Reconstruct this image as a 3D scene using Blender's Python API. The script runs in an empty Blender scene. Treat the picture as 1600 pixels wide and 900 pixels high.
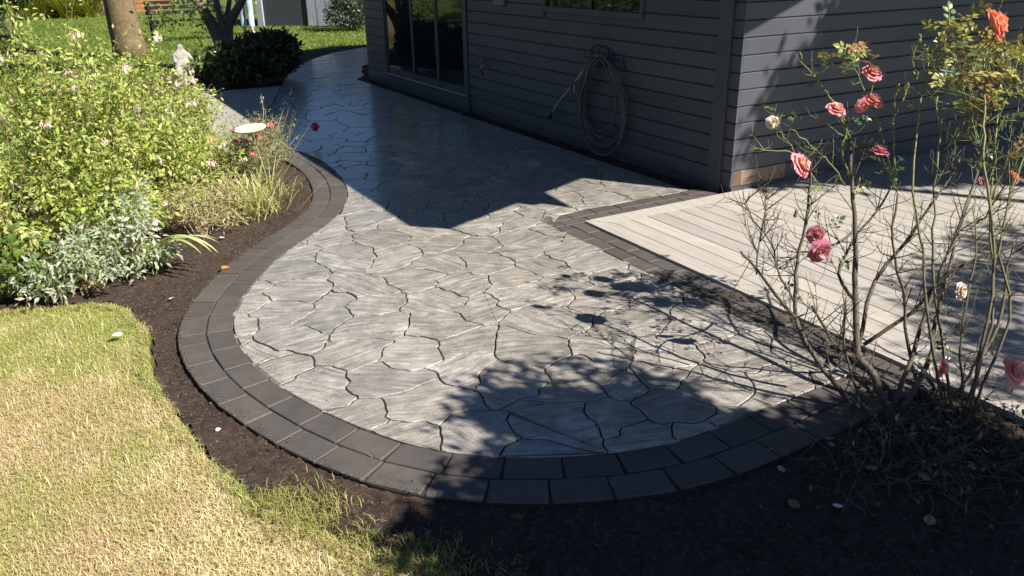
import bpy, math, random
import numpy as np
from mathutils import Vector, Matrix

random.seed(7)
RNG = np.random.default_rng(11)
scene = bpy.context.scene
COL = scene.collection

# ------------------------------------------------------------------ camera
CAM_H = 1.70
F_PX = 1257.0
CAM_M = np.array([[0.86672176, -0.49857319, -0.01477053],      # right
                  [-0.2021009, -0.32395205, -0.92423498],      # down
                  [0.45601384, 0.8040397, -0.38153838]])       # forward
CAM_P = np.array([0.0, 0.0, CAM_H])
cam_data = bpy.data.cameras.new('camera')
cam_data.sensor_width = 36.0
cam_data.lens = F_PX / 1600.0 * 36.0
cam_data.clip_start = 0.05
cam_data.clip_end = 500.0
cam = bpy.data.objects.new('camera', cam_data)
COL.objects.link(cam)
r, d, w = CAM_M
cam.matrix_world = Matrix(((r[0], -d[0], -w[0], 0), (r[1], -d[1], -w[1], 0), (r[2], -d[2], -w[2], CAM_H), (0, 0, 0, 1)))
scene.camera = cam

# ------------------------------------------------------------------ sky, sun, exposure
SUN_AZ = np.array([0.558, -0.830])          # horizontal direction towards the sun
SUN_EL = math.radians(44.0)
sun_dir = Vector((SUN_AZ[0] * math.cos(SUN_EL), SUN_AZ[1] * math.cos(SUN_EL), math.sin(SUN_EL))).normalized()
world = bpy.data.worlds.new('World')
scene.world = world
world.use_nodes = True
wn = world.node_tree.nodes
bg = wn['Background']
sky = wn.new('ShaderNodeTexSky')
sky.sky_type = 'NISHITA'
sky.sun_disc = False
sky.sun_elevation = SUN_EL
sky.sun_rotation = math.atan2(SUN_AZ[0], SUN_AZ[1])
sky.air_density = 0.8
sky.dust_density = 0.1
sky.ozone_density = 6.0
world.node_tree.links.new(sky.outputs[0], bg.inputs[0])
bg.inputs[1].default_value = 0.05
sun_data = bpy.data.lights.new('sun', 'SUN')
sun_data.energy = 5.0
sun_data.angle = math.radians(0.53)
sun_data.color = (1.0, 0.945, 0.86)
sun = bpy.data.objects.new('sun', sun_data)
COL.objects.link(sun)
sun.rotation_euler = sun_dir.to_track_quat('Z', 'Y').to_euler()
sun.location = (6, -9, 12)
vs = scene.view_settings
vs.view_transform = 'Standard'
vs.look = 'None'
vs.gamma = 1.0
vs.exposure = 1.05
vs.use_curve_mapping = False
scene.cycles.max_bounces = 6
scene.cycles.diffuse_bounces = 3
scene.cycles.glossy_bounces = 3
scene.cycles.transmission_bounces = 4
scene.cycles.transparent_max_bounces = 6
scene.cycles.use_denoising = True

# ------------------------------------------------------------------ helpers
def gp(u, v, z=0.0):
    """photo pixel -> point on the horizontal plane z"""
    dd = CAM_M.T @ np.array([(u - 800) / F_PX, (v - 450) / F_PX, 1.0])
    return CAM_P + dd * ((z - CAM_H) / dd[2])

def at(u, v, depth):
    """photo pixel + distance along the view axis -> point"""
    return CAM_P + (CAM_M.T @ np.array([(u - 800) / F_PX, (v - 450) / F_PX, 1.0])) * depth

def tag(o, label=None, cat=None, group=None, kind=None):
    if label: o['label'] = label
    if cat: o['category'] = cat
    if group: o['group'] = group
    if kind: o['kind'] = kind
    return o

def empty(name, loc=(0, 0, 0), label=None, cat=None, group=None, kind=None):
    o = bpy.data.objects.new(name, None)
    o.empty_display_size = 0.1
    o.location = loc
    COL.objects.link(o)
    return tag(o, label, cat, group, kind)

def link(name, me, mat=None, parent=None):
    o = bpy.data.objects.new(name, me)
    if mat is not None and len(me.materials) == 0:
        me.materials.append(mat)
    COL.objects.link(o)
    if parent is not None:
        o.parent = parent
        o.matrix_parent_inverse = Matrix.Translation(-parent.location)
    return o

def mesh_py(name, V, F, mat=None, parent=None, smooth=False):
    me = bpy.data.meshes.new(name)
    me.from_pydata([tuple(map(float, p)) for p in V], [], [tuple(map(int, q)) for q in F])
    if smooth:
        me.polygons.foreach_set('use_smooth', [True] * len(me.polygons))
    me.update()
    return link(name, me, mat, parent)

def mesh_np(name, V, F, mat=None, parent=None, smooth=False, col=None):
    """V (n,3), F (m,k) arrays of equal-sized faces; col (n,3) vertex colours"""
    V = np.asarray(V, np.float32); F = np.asarray(F, np.int32)
    me = bpy.data.meshes.new(name)
    m, k = F.shape
    me.vertices.add(len(V)); me.vertices.foreach_set('co', V.ravel())
    me.loops.add(m * k); me.loops.foreach_set('vertex_index', F.ravel())
    me.polygons.add(m)
    me.polygons.foreach_set('loop_start', np.arange(0, m * k, k, dtype=np.int32))
    me.polygons.foreach_set('use_smooth', np.full(m, smooth))
    if col is not None:
        a = me.attributes.new('tint', 'FLOAT_COLOR', 'POINT')
        c4 = np.ones((len(V), 4), np.float32); c4[:, :3] = col
        a.data.foreach_set('color', c4.ravel())
    me.update(calc_edges=True)
    me.validate()
    return link(name, me, mat, parent)

class MB:
    """collects small shapes into one mesh"""
    def __init__(s): s.V = []; s.F = []
    def add(s, V, F):
        n = len(s.V); s.V += [tuple(p) for p in V]; s.F += [tuple(i + n for i in q) for q in F]; return s
    def box(s, lo, hi, bev=0.0):
        x0, y0, z0 = lo; x1, y1, z1 = hi
        if bev <= 0:
            V = [(x0,y0,z0),(x1,y0,z0),(x1,y1,z0),(x0,y1,z0),(x0,y0,z1),(x1,y0,z1),(x1,y1,z1),(x0,y1,z1)]
            return s.add(V, [(3,2,1,0),(4,5,6,7),(0,1,5,4),(1,2,6,5),(2,3,7,6),(3,0,4,7)])
        b = bev
        # chamfered box: 24 vertices
        import itertools
        V = []; idx = {}
        for cx, cy, cz in itertools.product((0,1),(0,1),(0,1)):
            for ax in range(3):
                p = [x1 if cx else x0, y1 if cy else y0, z1 if cz else z0]
                for k, c in enumerate((cx, cy, cz)):
                    if k != ax: p[k] += -b if c else b
                idx[(cx,cy,cz,ax)] = len(V); V.append(tuple(p))
        F = []
        for ax in range(3):
            o1, o2 = [a for a in range(3) if a != ax]
            for sd in (0,1):
                q = []
                for a, c in ((0,0),(1,0),(1,1),(0,1)):
                    k = [0,0,0]; k[ax] = sd; k[o1] = a; k[o2] = c; q.append(idx[(*k, ax)])
                F.append(tuple(q))
        for ax in range(3):      # edges parallel to ax
            o1, o2 = [a for a in range(3) if a != ax]
            for a in (0,1):
                for c in (0,1):
                    k0 = [0,0,0]; k0[o1] = a; k0[o2] = c; k1 = list(k0); k1[ax] = 1
                    F.append((idx[(*k0,o1)], idx[(*k1,o1)], idx[(*k1,o2)], idx[(*k0,o2)]))
        for cx, cy, cz in itertools.product((0,1),(0,1),(0,1)):
            F.append(tuple(idx[(cx,cy,cz,a)] for a in range(3)))
        return s.add(V, F)
    def tube(s, pts, rad, n=6, cap=True):
        pts = [Vector(p) for p in pts]
        rad = [rad] * len(pts) if not hasattr(rad, '__len__') else rad
        V = []; F = []
        up = Vector((0.31, 0.17, 0.93)); prev = None
        for i, p in enumerate(pts):
            t = (pts[min(i+1, len(pts)-1)] - pts[max(i-1, 0)])
            t = t.normalized() if t.length > 1e-9 else Vector((0,0,1))
            a = (prev if prev is not None else (up if abs(t.dot(up)) < .95 else Vector((1,0,0))))
            a = (a - t * a.dot(t)).normalized(); b = t.cross(a); prev = a
            for k in range(n):
                an = 2 * math.pi * k / n
                V.append(p + (a * math.cos(an) + b * math.sin(an)) * rad[i])
        for i in range(len(pts) - 1):
            for k in range(n):
                F.append((i*n+k, i*n+(k+1)%n, (i+1)*n+(k+1)%n, (i+1)*n+k))
        if cap:
            F.append(tuple(range(n-1, -1, -1))); F.append(tuple((len(pts)-1)*n + k for k in range(n)))
        return s.add(V, F)
    def lathe(s, prof, c=(0,0,0), n=20):
        V = []; F = []
        for r_, z_ in prof:
            for k in range(n):
                an = 2*math.pi*k/n; V.append((c[0]+r_*math.cos(an), c[1]+r_*math.sin(an), c[2]+z_))
        for i in range(len(prof)-1):
            for k in range(n): F.append((i*n+k, i*n+(k+1)%n, (i+1)*n+(k+1)%n, (i+1)*n+k))
        F.append(tuple(range(n-1,-1,-1))); F.append(tuple((len(prof)-1)*n+k for k in range(n)))
        return s.add(V, F)
    def prism(s, poly, axis, a0, a1):
        """poly of 2D points in the two other axes, extruded along axis"""
        n = len(poly); V = []
        for a in (a0, a1):
            for p in poly:
                q = list(p); q.insert(axis, a); V.append(tuple(q))
        F = [tuple(range(n-1,-1,-1)), tuple(range(n, 2*n))]
        for k in range(n): F.append((k, (k+1)%n, n+(k+1)%n, n+k))
        return s.add(V, F)
    def build(s, name, mat=None, parent=None, smooth=False):
        me = bpy.data.meshes.new(name)
        me.from_pydata(s.V, [], s.F)
        import bmesh
        bm = bmesh.new(); bm.from_mesh(me); bmesh.ops.recalc_face_normals(bm, faces=bm.faces); bm.to_mesh(me); bm.free()
        if smooth: me.polygons.foreach_set('use_smooth', [True]*len(me.polygons))
        me.update()
        return link(name, me, mat, parent)

def vhash(ix, iy, seed):
    h = (ix.astype(np.int64) * 374761393 + iy.astype(np.int64) * 668265263 + seed * 974711) & 0xffffffff
    h = ((h ^ (h >> 13)) * 1274126177) & 0xffffffff
    return ((h ^ (h >> 16)) & 0xffff) / 65535.0
def vnoise(x, y, seed=0):
    x = np.asarray(x, float); y = np.asarray(y, float)
    ix = np.floor(x); iy = np.floor(y); fx = x - ix; fy = y - iy
    fx = fx*fx*(3-2*fx); fy = fy*fy*(3-2*fy)
    a = vhash(ix, iy, seed); b = vhash(ix+1, iy, seed); c = vhash(ix, iy+1, seed); d_ = vhash(ix+1, iy+1, seed)
    return (a*(1-fx)+b*fx)*(1-fy) + (c*(1-fx)+d_*fx)*fy
def fbm(x, y, seed=0, o=4):
    s = 0; a = .5; t = 0
    for k in range(o):
        s = s + a*vnoise(x*2**k, y*2**k, seed+k); t += a; a *= .5
    return s/t

def in_poly(P, poly):
    P = np.asarray(P, float); poly = np.asarray(poly, float)
    x, y = P[:,0], P[:,1]; inside = np.zeros(len(P), bool)
    j = len(poly)-1
    for i in range(len(poly)):
        xi, yi = poly[i]; xj, yj = poly[j]
        c = ((yi > y) != (yj > y)) & (x < (xj-xi)*(y-yi)/((yj-yi) if yj != yi else 1e-12) + xi)
        inside ^= c; j = i
    return inside
def closest_on(P, poly, closed=True):
    P = np.asarray(P, float); A = np.asarray(poly, float)
    B = np.roll(A, -1, 0) if closed else A[1:]
    if not closed: A = A[:-1]
    d_ = B - A; L2 = (d_**2).sum(1) + 1e-12
    t = np.clip(((P[:,None,:]-A[None])*d_[None]).sum(2)/L2[None], 0, 1)
    Q = A[None] + t[...,None]*d_[None]
    D2 = ((P[:,None,:]-Q)**2).sum(2); k = D2.argmin(1); r_ = np.arange(len(P))
    return Q[r_, k], np.sqrt(D2[r_, k])
def smooth_curve(pts, per=8):
    """Catmull-Rom through points"""
    P = [np.array(p, float) for p in pts]; P = [2*P[0]-P[1]] + P + [2*P[-1]-P[-2]]
    out = []
    for i in range(1, len(P)-2):
        for k in range(per):
            t = k/per
            out.append(.5*((2*P[i]) + (-P[i-1]+P[i+1])*t + (2*P[i-1]-5*P[i]+4*P[i+1]-P[i+2])*t*t + (-P[i-1]+3*P[i]-3*P[i+1]+P[i+2])*t**3))
    out.append(P[-2]); return np.array(out)
def resample(C, n):
    C = np.asarray(C); L = np.r_[0, np.cumsum(np.linalg.norm(np.diff(C, axis=0), axis=1))]
    s = np.linspace(0, L[-1], n); return np.stack([np.interp(s, L, C[:,k]) for k in range(C.shape[1])], 1)

# ------------------------------------------------------------------ materials
class NT:
    def __init__(s, name):
        s.m = bpy.data.materials.new(name); s.m.use_nodes = True; s.t = s.m.node_tree; s.n = s.t.nodes
        s.b = s.n['Principled BSDF']; s.out = s.n['Material Output']
    def node(s, typ, **kw):
        o = s.n.new(typ)
        for k, v in kw.items():
            if k.startswith('i_'):
                key = k[2:]; key = int(key) if key.isdigit() else key.replace('_', ' ')
                o.inputs[key].default_value = v
            else: setattr(o, k, v)
        return o
    def ln(s, a, b): s.t.links.new(a, b)
    def ramp(s, fac, stops):
        o = s.n.new('ShaderNodeValToRGB'); e = o.color_ramp.elements
        while len(e) < len(stops): e.new(.5)
        for k, (p, c) in enumerate(stops):
            e[k].position = p; e[k].color = (*c, 1) if len(c) == 3 else c
        s.ln(fac, o.inputs[0]); return o.outputs[0]
    def noise(s, vec, scale, detail=4, rough=.55, dim='3D'):
        o = s.n.new('ShaderNodeTexNoise'); o.noise_dimensions = dim
        o.inputs['Scale'].default_value = scale; o.inputs['Detail'].default_value = detail; o.inputs['Roughness'].default_value = rough
        if vec is not None: s.ln(vec, o.inputs['Vector'])
        return o.outputs['Fac']
    def mix(s, fac, a, b, mode='MIX'):
        o = s.n.new('ShaderNodeMix'); o.data_type = 'RGBA'; o.blend_type = mode
        for sock, v in ((o.inputs[0], fac), (o.inputs[6], a), (o.inputs[7], b)):
            if hasattr(v, 'is_output'): s.ln(v, sock)
            else: sock.default_value = v if not hasattr(v, '__len__') else ((*v, 1) if len(v) == 3 else v)
        return o.outputs[2]
    def math(s, op, a, b=None):
        o = s.n.new('ShaderNodeMath'); o.operation = op
        for k, v in ((0, a), (1, b)):
            if v is None: continue
            if hasattr(v, 'is_output'): s.ln(v, o.inputs[k])
            else: o.inputs[k].default_value = v
        return o.outputs[0]
    def bump(s, h, strength=.5, dist=.01, prev=None):
        o = s.n.new('ShaderNodeBump'); o.inputs['Strength'].default_value = strength; o.inputs['Distance'].default_value = dist
        s.ln(h, o.inputs['Height'])
        if prev is not None: s.ln(prev, o.inputs['Normal'])
        return o.outputs[0]
    def coord(s, which='Object'): return s.n.new('ShaderNodeTexCoord').outputs[which]
    def geo(s, which='Position'): return s.n.new('ShaderNodeNewGeometry').outputs[which]
    def mapping(s, vec, scale=(1,1,1), rot=(0,0,0), loc=(0,0,0)):
        o = s.n.new('ShaderNodeMapping'); s.ln(vec, o.inputs[0])
        o.inputs['Scale'].default_value = scale; o.inputs['Rotation'].default_value = rot; o.inputs['Location'].default_value = loc
        return o.outputs[0]
    def set(s, col=None, rough=None, nrm=None, spec=None, **kw):
        for key, v in (('Base Color', col), ('Roughness', rough), ('Normal', nrm), ('Specular IOR Level', spec)):
            if v is None: continue
            if hasattr(v, 'is_output'): s.ln(v, s.b.inputs[key])
            else: s.b.inputs[key].default_value = ((*v, 1) if hasattr(v, '__len__') and len(v) == 3 else v)
        for k, v in kw.items(): s.b.inputs[k.replace('_', ' ')].default_value = v
        return s.m

def simple(name, col, rough=.6, var=.15, scale=12., bump=.1, bscale=None, spec=.4, dist=.004):
    t = NT(name); p = t.geo()
    n = t.noise(p, scale, 5)
    c = t.ramp(n, [(.25, tuple(x*(1-var) for x in col)), (.75, tuple(min(1, x*(1+var)) for x in col))])
    nb = t.noise(p, bscale or scale*6, 4)
    return t.set(c, rough, t.bump(nb, bump, dist), spec)

def leaf_mat(name, trans=.35, rough=.45, spec=.35):
    """leaf: colour from the per-leaf 'tint' attribute, light passes through"""
    t = NT(name)
    a = t.node('ShaderNodeAttribute', attribute_name='tint')
    t.set(a.outputs['Color'], rough, None, spec)
    tr = t.node('ShaderNodeBsdfTranslucent')
    t.ln(t.mix(1.0, a.outputs['Color'], (1.35, 1.3, .55), 'MULTIPLY'), tr.inputs[0])
    mx = t.node('ShaderNodeMixShader'); mx.inputs[0].default_value = trans
    t.ln(t.b.outputs[0], mx.inputs[1]); t.ln(tr.outputs[0], mx.inputs[2]); t.ln(mx.outputs[0], t.out.inputs[0])
    return t.m

def m_flagstone():
    t = NT('riven_stone')
    oc = t.coord('Object'); info = t.node('ShaderNodeObjectInfo')
    rnd = info.outputs['Random']
    # grain direction differs from stone to stone
    rot = t.node('ShaderNodeVectorRotate', rotation_type='Z_AXIS'); t.ln(oc, rot.inputs['Vector'])
    t.ln(t.math('ADD', t.math('MULTIPLY', t.math('SUBTRACT', t.math('FRACT', t.math('MULTIPLY', rnd, 7.31)), .5), 1.7), 0.5), rot.inputs['Angle'])
    off = t.node('ShaderNodeVectorMath', operation='ADD'); t.ln(rot.outputs[0], off.inputs[0])
    cmb = t.node('ShaderNodeCombineXYZ'); t.ln(t.math('MULTIPLY', rnd, 37.), cmb.inputs[0]); t.ln(t.math('MULTIPLY', rnd, 91.), cmb.inputs[1])
    t.ln(cmb.outputs[0], off.inputs[1])
    v = off.outputs[0]
    warp = t.node('ShaderNodeTexNoise', i_Scale=3.0, i_Detail=2.0); t.ln(v, warp.inputs['Vector'])
    wadd = t.node('ShaderNodeVectorMath', operation='MULTIPLY_ADD'); t.ln(warp.outputs['Color'], wadd.inputs[0])
    wadd.inputs[1].default_value = (.04, .085, 0); t.ln(v, wadd.inputs[2])
    v2 = wadd.outputs[0]
    streak = t.noise(t.mapping(v2, (2.6, 20.0, 1)), 1.7, 9, .72)
    fine = t.noise(t.mapping(v2, (7.0, 60.0, 1)), 2.2, 4, .7)
    broad = t.noise(v, 3.2, 3)
    c = t.ramp(streak, [(.25, (.095, .088, .080)), (.42, (.20, .186, .168)), (.56, (.30, .28, .252)), (.78, (.50, .475, .44))])
    blot = t.noise(v, 8.5, 7, .68)
    c = t.mix(.75, c, t.ramp(blot, [(.28, (.26,)*3), (.5, (.5,)*3), (.72, (.76,)*3)]), 'OVERLAY')
    c = t.mix(t.math('MULTIPLY', t.ramp(broad, [(.45, (0,0,0)), (.72, (1,1,1))]), .42), c, (.165, .145, .122))
    wp = t.geo()
    c = t.mix(t.math('MULTIPLY', t.ramp(t.noise(wp, 2.1, 7, .66), [(.57, (0,0,0)), (.70, (1,1,1))]), .55), c, (.60, .575, .535))
    c = t.mix(t.math('MULTIPLY', t.ramp(t.noise(wp, 5.3, 6, .7), [(.60, (0,0,0)), (.72, (1,1,1))]), .5), c, (.10, .092, .085))
    sp = t.noise(oc, 150., 3, .7)
    c = t.mix(.7, c, t.ramp(sp, [(.3, (.28,)*3), (.7, (.74,)*3)]), 'OVERLAY')
    tone = t.ramp(rnd, [(0, (.96,.955,.95)), (.25, (1.12,1.10,1.07)), (.5, (1.18,1.15,1.10)), (.75, (1.14,1.13,1.11)), (1, (1.36,1.34,1.30))])
    c = t.mix(1., c, tone, 'MULTIPLY')
    h = t.math('ADD', t.math('MULTIPLY', streak, 1.0), t.math('MULTIPLY', fine, .25))
    h = t.math('ADD', h, t.math('MULTIPLY', blot, .5))
    b1 = t.bump(h, .5, .016)
    b2 = t.bump(sp, .25, .002, b1)
    rg = t.ramp(streak, [(.3, (.24,)*3), (.7, (.38,)*3)])
    return t.set(c, rg, b2, .6, Coat_Weight=.6, Coat_Roughness=.16)

def m_paver(name, col):
    t = NT(name); p = t.geo(); info = t.node('ShaderNodeObjectInfo')
    n = t.noise(p, 9., 4); f = t.noise(p, 260., 2)
    c = t.ramp(n, [(.3, tuple(x*.86 for x in col)), (.7, tuple(x*1.12 for x in col))])
    c = t.mix(.5, c, t.ramp(f, [(.3, (.36,)*3), (.72, (.66,)*3)]), 'OVERLAY')
    c = t.mix(1., c, t.ramp(info.outputs['Random'], [(0, (.86,.86,.87)), (1, (1.12,1.11,1.09))]), 'MULTIPLY')
    dust = t.ramp(t.noise(p, 30., 5, .7), [(.6, (0,0,0)), (.8, (1,1,1))])
    c = t.mix(t.math('MULTIPLY', dust, .3), c, (.26,.24,.21))
    st_ = t.ramp(t.noise(p, 3.3, 6, .7), [(.5, (0,0,0)), (.72, (1,1,1))])
    c = t.mix(t.math('MULTIPLY', st_, .5), c, tuple(x*.62 for x in col))
    return t.set(c, .62, t.bump(f, .35, .0025, t.bump(t.noise(p, 45., 3), .2, .004)), .45)

def m_soil():
    t = NT('dark_soil'); p = t.geo()
    n = t.noise(p, 40., 6, .7); g = t.noise(p, 4., 4)
    c = t.ramp(n, [(.28, (.022, .015, .012)), (.5, (.062, .043, .034)), (.72, (.13, .095, .075))])
    c = t.mix(t.ramp(g, [(.4, (0,0,0)), (.7, (.5,.5,.5))]), c, (.095, .068, .054))
    h = t.noise(p, 75., 6, .75)
    return t.set(c, .95, t.bump(h, .9, .02), .15)

def m_lawn(name='lawn_soil'):
    t = NT(name); p = t.geo()
    n = t.noise(p, 1.1, 5); f = t.noise(t.mapping(p, (1,1,1)), 90., 4, .75)
    c = t.ramp(n, [(.38, (.07, .105, .022)), (.62, (.12, .14, .035))])
    c = t.mix(.6, c, t.ramp(f, [(.3, (.22,)*3), (.7, (.75,)*3)]), 'OVERLAY')
    return t.set(c, .9, t.bump(f, .8, .02), .1)

def m_thatch():
    t = NT('dry_thatch'); p = t.geo()
    n = t.noise(p, 2.2, 5); f = t.noise(p, 120., 5, .8)
    c = t.ramp(n, [(.35, (.40, .31, .17)), (.65, (.30, .28, .11))])
    c = t.mix(.9, c, t.ramp(f, [(.32, (.12,)*3), (.68, (.8,)*3)]), 'OVERLAY')
    return t.set(c, .95, t.bump(f, .8, .015), .1)
MAT = {}
MAT['thatch'] = m_thatch()
MAT['stone'] = m_flagstone()
MAT['paver'] = m_paver('charcoal_paver', (.080, .070, .063))
MAT['soil'] = m_soil()
MAT['lawn'] = m_lawn()
MAT['sand'] = simple('joint_sand', (.030, .027, .025), .95, .3, 60., .6)
MAT['concrete'] = simple('old_concrete', (.30, .28, .25), .85, .18, 5., .35, 120.)
def m_paint():
    t = NT('charcoal_siding_paint'); p = t.geo(); info = t.node('ShaderNodeObjectInfo')
    g = t.noise(t.mapping(p, (3., 3., 40.)), 3., 5, .6)
    n = t.noise(p, 2.2, 4)
    c = t.ramp(n, [(.3, (.058, .063, .075)), (.7, (.078, .082, .095))])
    c = t.mix(1., c, t.ramp(info.outputs['Random'], [(0, (.9,)*3), (1, (1.1,)*3)]), 'MULTIPLY')
    z_ = t.node('ShaderNodeSeparateXYZ'); t.ln(p, z_.inputs[0])
    spl = t.math('MULTIPLY', t.ramp(t.math('ADD', z_.outputs[2], t.math('MULTIPLY', t.noise(p, 7., 6, .7), .5)), [(.22, (1,1,1)), (.5, (0,0,0))]), .35)
    c = t.mix(spl, c, (.115, .10, .085))
    return t.set(c, .45, t.bump(g, .35, .004), .34)
MAT['siding'] = m_paint()
MAT['trim'] = simple('charcoal_trim_paint', (.060, .064, .073), .5, .12, 6., .2, 60.)
def m_wood(name, a, b, rough=.8):
    t = NT(name); p = t.geo()
    g = t.noise(t.mapping(p, (4., 22., 60.)), 2.0, 6, .65)
    c = t.ramp(g, [(.3, a), (.7, b)])
    return t.set(c, rough, t.bump(g, .4, .003), .25)
MAT['barewood'] = m_wood('bare_cedar', (.17, .115, .08), (.32, .235, .17))
MAT['darkwood'] = m_wood('stained_cedar', (.08, .05, .035), (.16, .10, .07))
def m_deck():
    t = NT('pale_decking'); oc = t.coord('Object'); info = t.node('ShaderNodeObjectInfo')
    off = t.node('ShaderNodeVectorMath', operation='ADD'); t.ln(oc, off.inputs[0])
    cmb = t.node('ShaderNodeCombineXYZ'); t.ln(t.math('MULTIPLY', info.outputs['Random'], 50.), cmb.inputs[1]); t.ln(cmb.outputs[0], off.inputs[1])
    g = t.noise(t.mapping(off.outputs[0], (55., 2.2, 20.)), 1.4, 6, .62)
    sp = t.noise(oc, 210., 3, .7)
    c = t.ramp(g, [(.28, (.275, .25, .222)), (.55, (.375, .346, .31)), (.8, (.45, .42, .385))])
    c = t.mix(.5, c, t.ramp(sp, [(.3, (.32,)*3), (.7, (.68,)*3)]), 'OVERLAY')
    c = t.mix(1., c, t.ramp(info.outputs['Random'], [(0, (.9,.9,.91)), (1, (1.08,1.07,1.05))]), 'MULTIPLY')
    return t.set(c, .6, t.bump(g, .25, .003), .35)
MAT['deck'] = m_deck()
MAT['roof'] = simple('dark_roofing', (.06, .058, .058), .85, .2, 20., .4)
MAT['black'] = simple('black_powdercoat', (.02, .02, .022), .4, .2, 20., .1)
def m_glass():
    t = NT('door_glass')
    return t.set((.012, .014, .016), .03, None, .9)
MAT['glass'] = m_glass()
MAT['interior'] = simple('dark_interior', (.03, .03, .03), .9)

# ------------------------------------------------------------------ ground plan (metres; patio surface at z = 0)
INNER = smooth_curve([(2.81,1.955),(2.45,1.945),(2.11,1.935),(1.78,1.945),(1.54,2.01),(1.32,2.11),(1.12,2.245),(.95,2.42),(.82,2.64),(.72,2.87),(.635,3.14),(.585,3.4),(.57,3.65),(.59,3.89),(.65,4.09),(.77,4.34),(.97,4.66),(1.2,4.94),(1.44,5.18),(1.67,5.46),(1.84,5.78),(1.95,6.1),(2.03,6.48),(2.07,6.84),(2.07,7.2),(2.03,7.55),(1.94,7.85)], 6)
FAR_LEFT = smooth_curve([(1.94,7.85),(2.0,8.6),(2.2,9.6),(2.6,10.8),(3.05,12.1),(3.48,13.3),(4.26,14.85),(5.27,16.05),(6.4,16.6),(9.5,17.0)], 5)
RIGHT_SIDE = [(9.5,14.5),(6.2,14.35),(5.35,14.05),(4.85,13.6),(4.6,13.0),(4.4,12.35),(4.18,12.05),(4.18,4.58),(2.815,4.58)]
PATIO = np.array([tuple(p) for p in INNER[:-1]] + [tuple(p) for p in FAR_LEFT] + RIGHT_SIDE)
LAWN_EDGE = smooth_curve([(-3.0,5.1),(-.9,4.88),(-.05,4.66),(.15,4.47),(.24,4.15),(.21,3.79),(.21,3.43),(.26,3.03),(.31,2.7),(.41,2.41),(.54,2.2),(.64,2.0),(.76,1.84),(.88,1.68),(.99,1.45),(1.05,1.1),(1.1,-.5)], 5)
LAWN_EDGE[:, 0] -= np.where(LAWN_EDGE[:, 1] < 4.4, .03, 0.0) + np.where(LAWN_EDGE[:, 1] < 2.5, .03, 0.0)
LAWN_POLY = np.array([tuple(p) for p in LAWN_EDGE] + [(-6,-.5),(-6,4.9)])
CONCRETE = [(1.72,7.72),(1.93,7.86),(1.985,8.6),(2.185,9.6),(2.585,10.8),(3.03,12.08),(2.2,12.1),(1.5,12.0),(.95,11.5),(.85,9.6),(1.1,8.3)]

# ================================================================== the setting
G = 400.0
tag(mesh_py('lawn', [(-G,-G,-.036),(G,-G,-.036),(G,G,-.036),(-G,G,-.036)], [(0,1,2,3)], MAT['lawn']), kind='structure')

def sheet(name, poly, z, mat, parent=None, thick=.05):
    n = len(poly)
    V = [(p[0], p[1], z) for p in poly] + [(p[0], p[1], z-thick) for p in poly]
    F = [tuple(range(n))] + [((k+1) % n, k, n+k, n+(k+1) % n) for k in range(n)]
    return mesh_py(name, V, F, mat, parent)

def soil_patch(name, lo, hi, res, keep, drop, amp=1.0, z0=-.018):
    nx = int((hi[0]-lo[0])/res); ny = int((hi[1]-lo[1])/res)
    X, Y = np.meshgrid(np.linspace(lo[0], hi[0], nx), np.linspace(lo[1], hi[1], ny))
    Z = z0 + amp*(.022*(fbm(X*3.1, Y*3.1, 3)-.5) + .020*(fbm(X*22, Y*22, 9, 3)-.5) + .012*(vnoise(X*61, Y*61, 21)-.5))
    P = np.stack([X.ravel(), Y.ravel()], 1)
    ok = np.ones(len(P), bool)
    if keep is not None: ok &= in_poly(P, keep)
    for pl, margin in drop:
        ins = in_poly(P, pl); _, dd = closest_on(P[ins], pl) if ins.any() else (None, np.zeros(0))
        k = np.where(ins)[0][dd > margin]; ok[k] = False
    # the soil meets the lawn a little lower than the turf
    V = np.c_[P, np.maximum(Z.ravel(), -.030)]
    i = np.arange(nx*ny).reshape(ny, nx)
    Q = np.stack([i[:-1,:-1], i[:-1,1:], i[1:,1:], i[1:,:-1]], -1).reshape(-1, 4)
    Q = Q[ok[Q].all(1)]
    used = np.unique(Q); rm = np.full(nx*ny, -1); rm[used] = np.arange(len(used))
    return tag(mesh_np(name, V[used], rm[Q], MAT['soil'], None, True), kind='structure'), V[used]

DECKREG = [(3.06,-1),(9.6,-1),(9.6,4.34),(3.06,4.34)]
rough_lawn = LAWN_POLY.copy()
rough_lawn[:, 0] += .05*(fbm(LAWN_POLY[:,1]*4, LAWN_POLY[:,0]*4, 5)-.5)
soil_obj, soil_pts = soil_patch('soil_bed', (-2.2,.1), (4.4,8.3), .021, None, [(PATIO,.05),(rough_lawn,0.0),(DECKREG,.1),(CONCRETE,.05)])
FARBED = [(.9,12.05),(3.03,12.05),(3.5,13.3),(4.3,14.85),(5.3,16.05),(6.4,16.55),(9.5,16.95),(9.5,17.5),(6.2,17.15),(4.9,16.7),(3.7,15.9),(2.6,15.3),(1.5,14.4)]
soil_patch('soil_bed', (.8,11.9), (9.6,17.6), .07, FARBED, [], 1.3)
soil_patch('soil_bed', (4.1,8.28), (4.4,12.1), .05, None, [], 1.0)
soil_patch('soil_bed', (4.2,12.03), (9.5,14.6), .07, None, [(PATIO,.05)], 1.0)

tag(sheet('lawn', [tuple(p) for p in LAWN_POLY[::-1]], -.031, MAT['thatch'], None, .02), kind='structure')
tag(sheet('concrete_path', CONCRETE, -.004, MAT['concrete']), kind='structure')

# ------------------------------------------------------------------ patio of irregular riven stones
patio = empty('patio', (0,0,0), kind='structure')
sheet('joint_bed', [tuple(p) for p in PATIO], -.0065, MAT['sand'], patio, .04)

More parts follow.
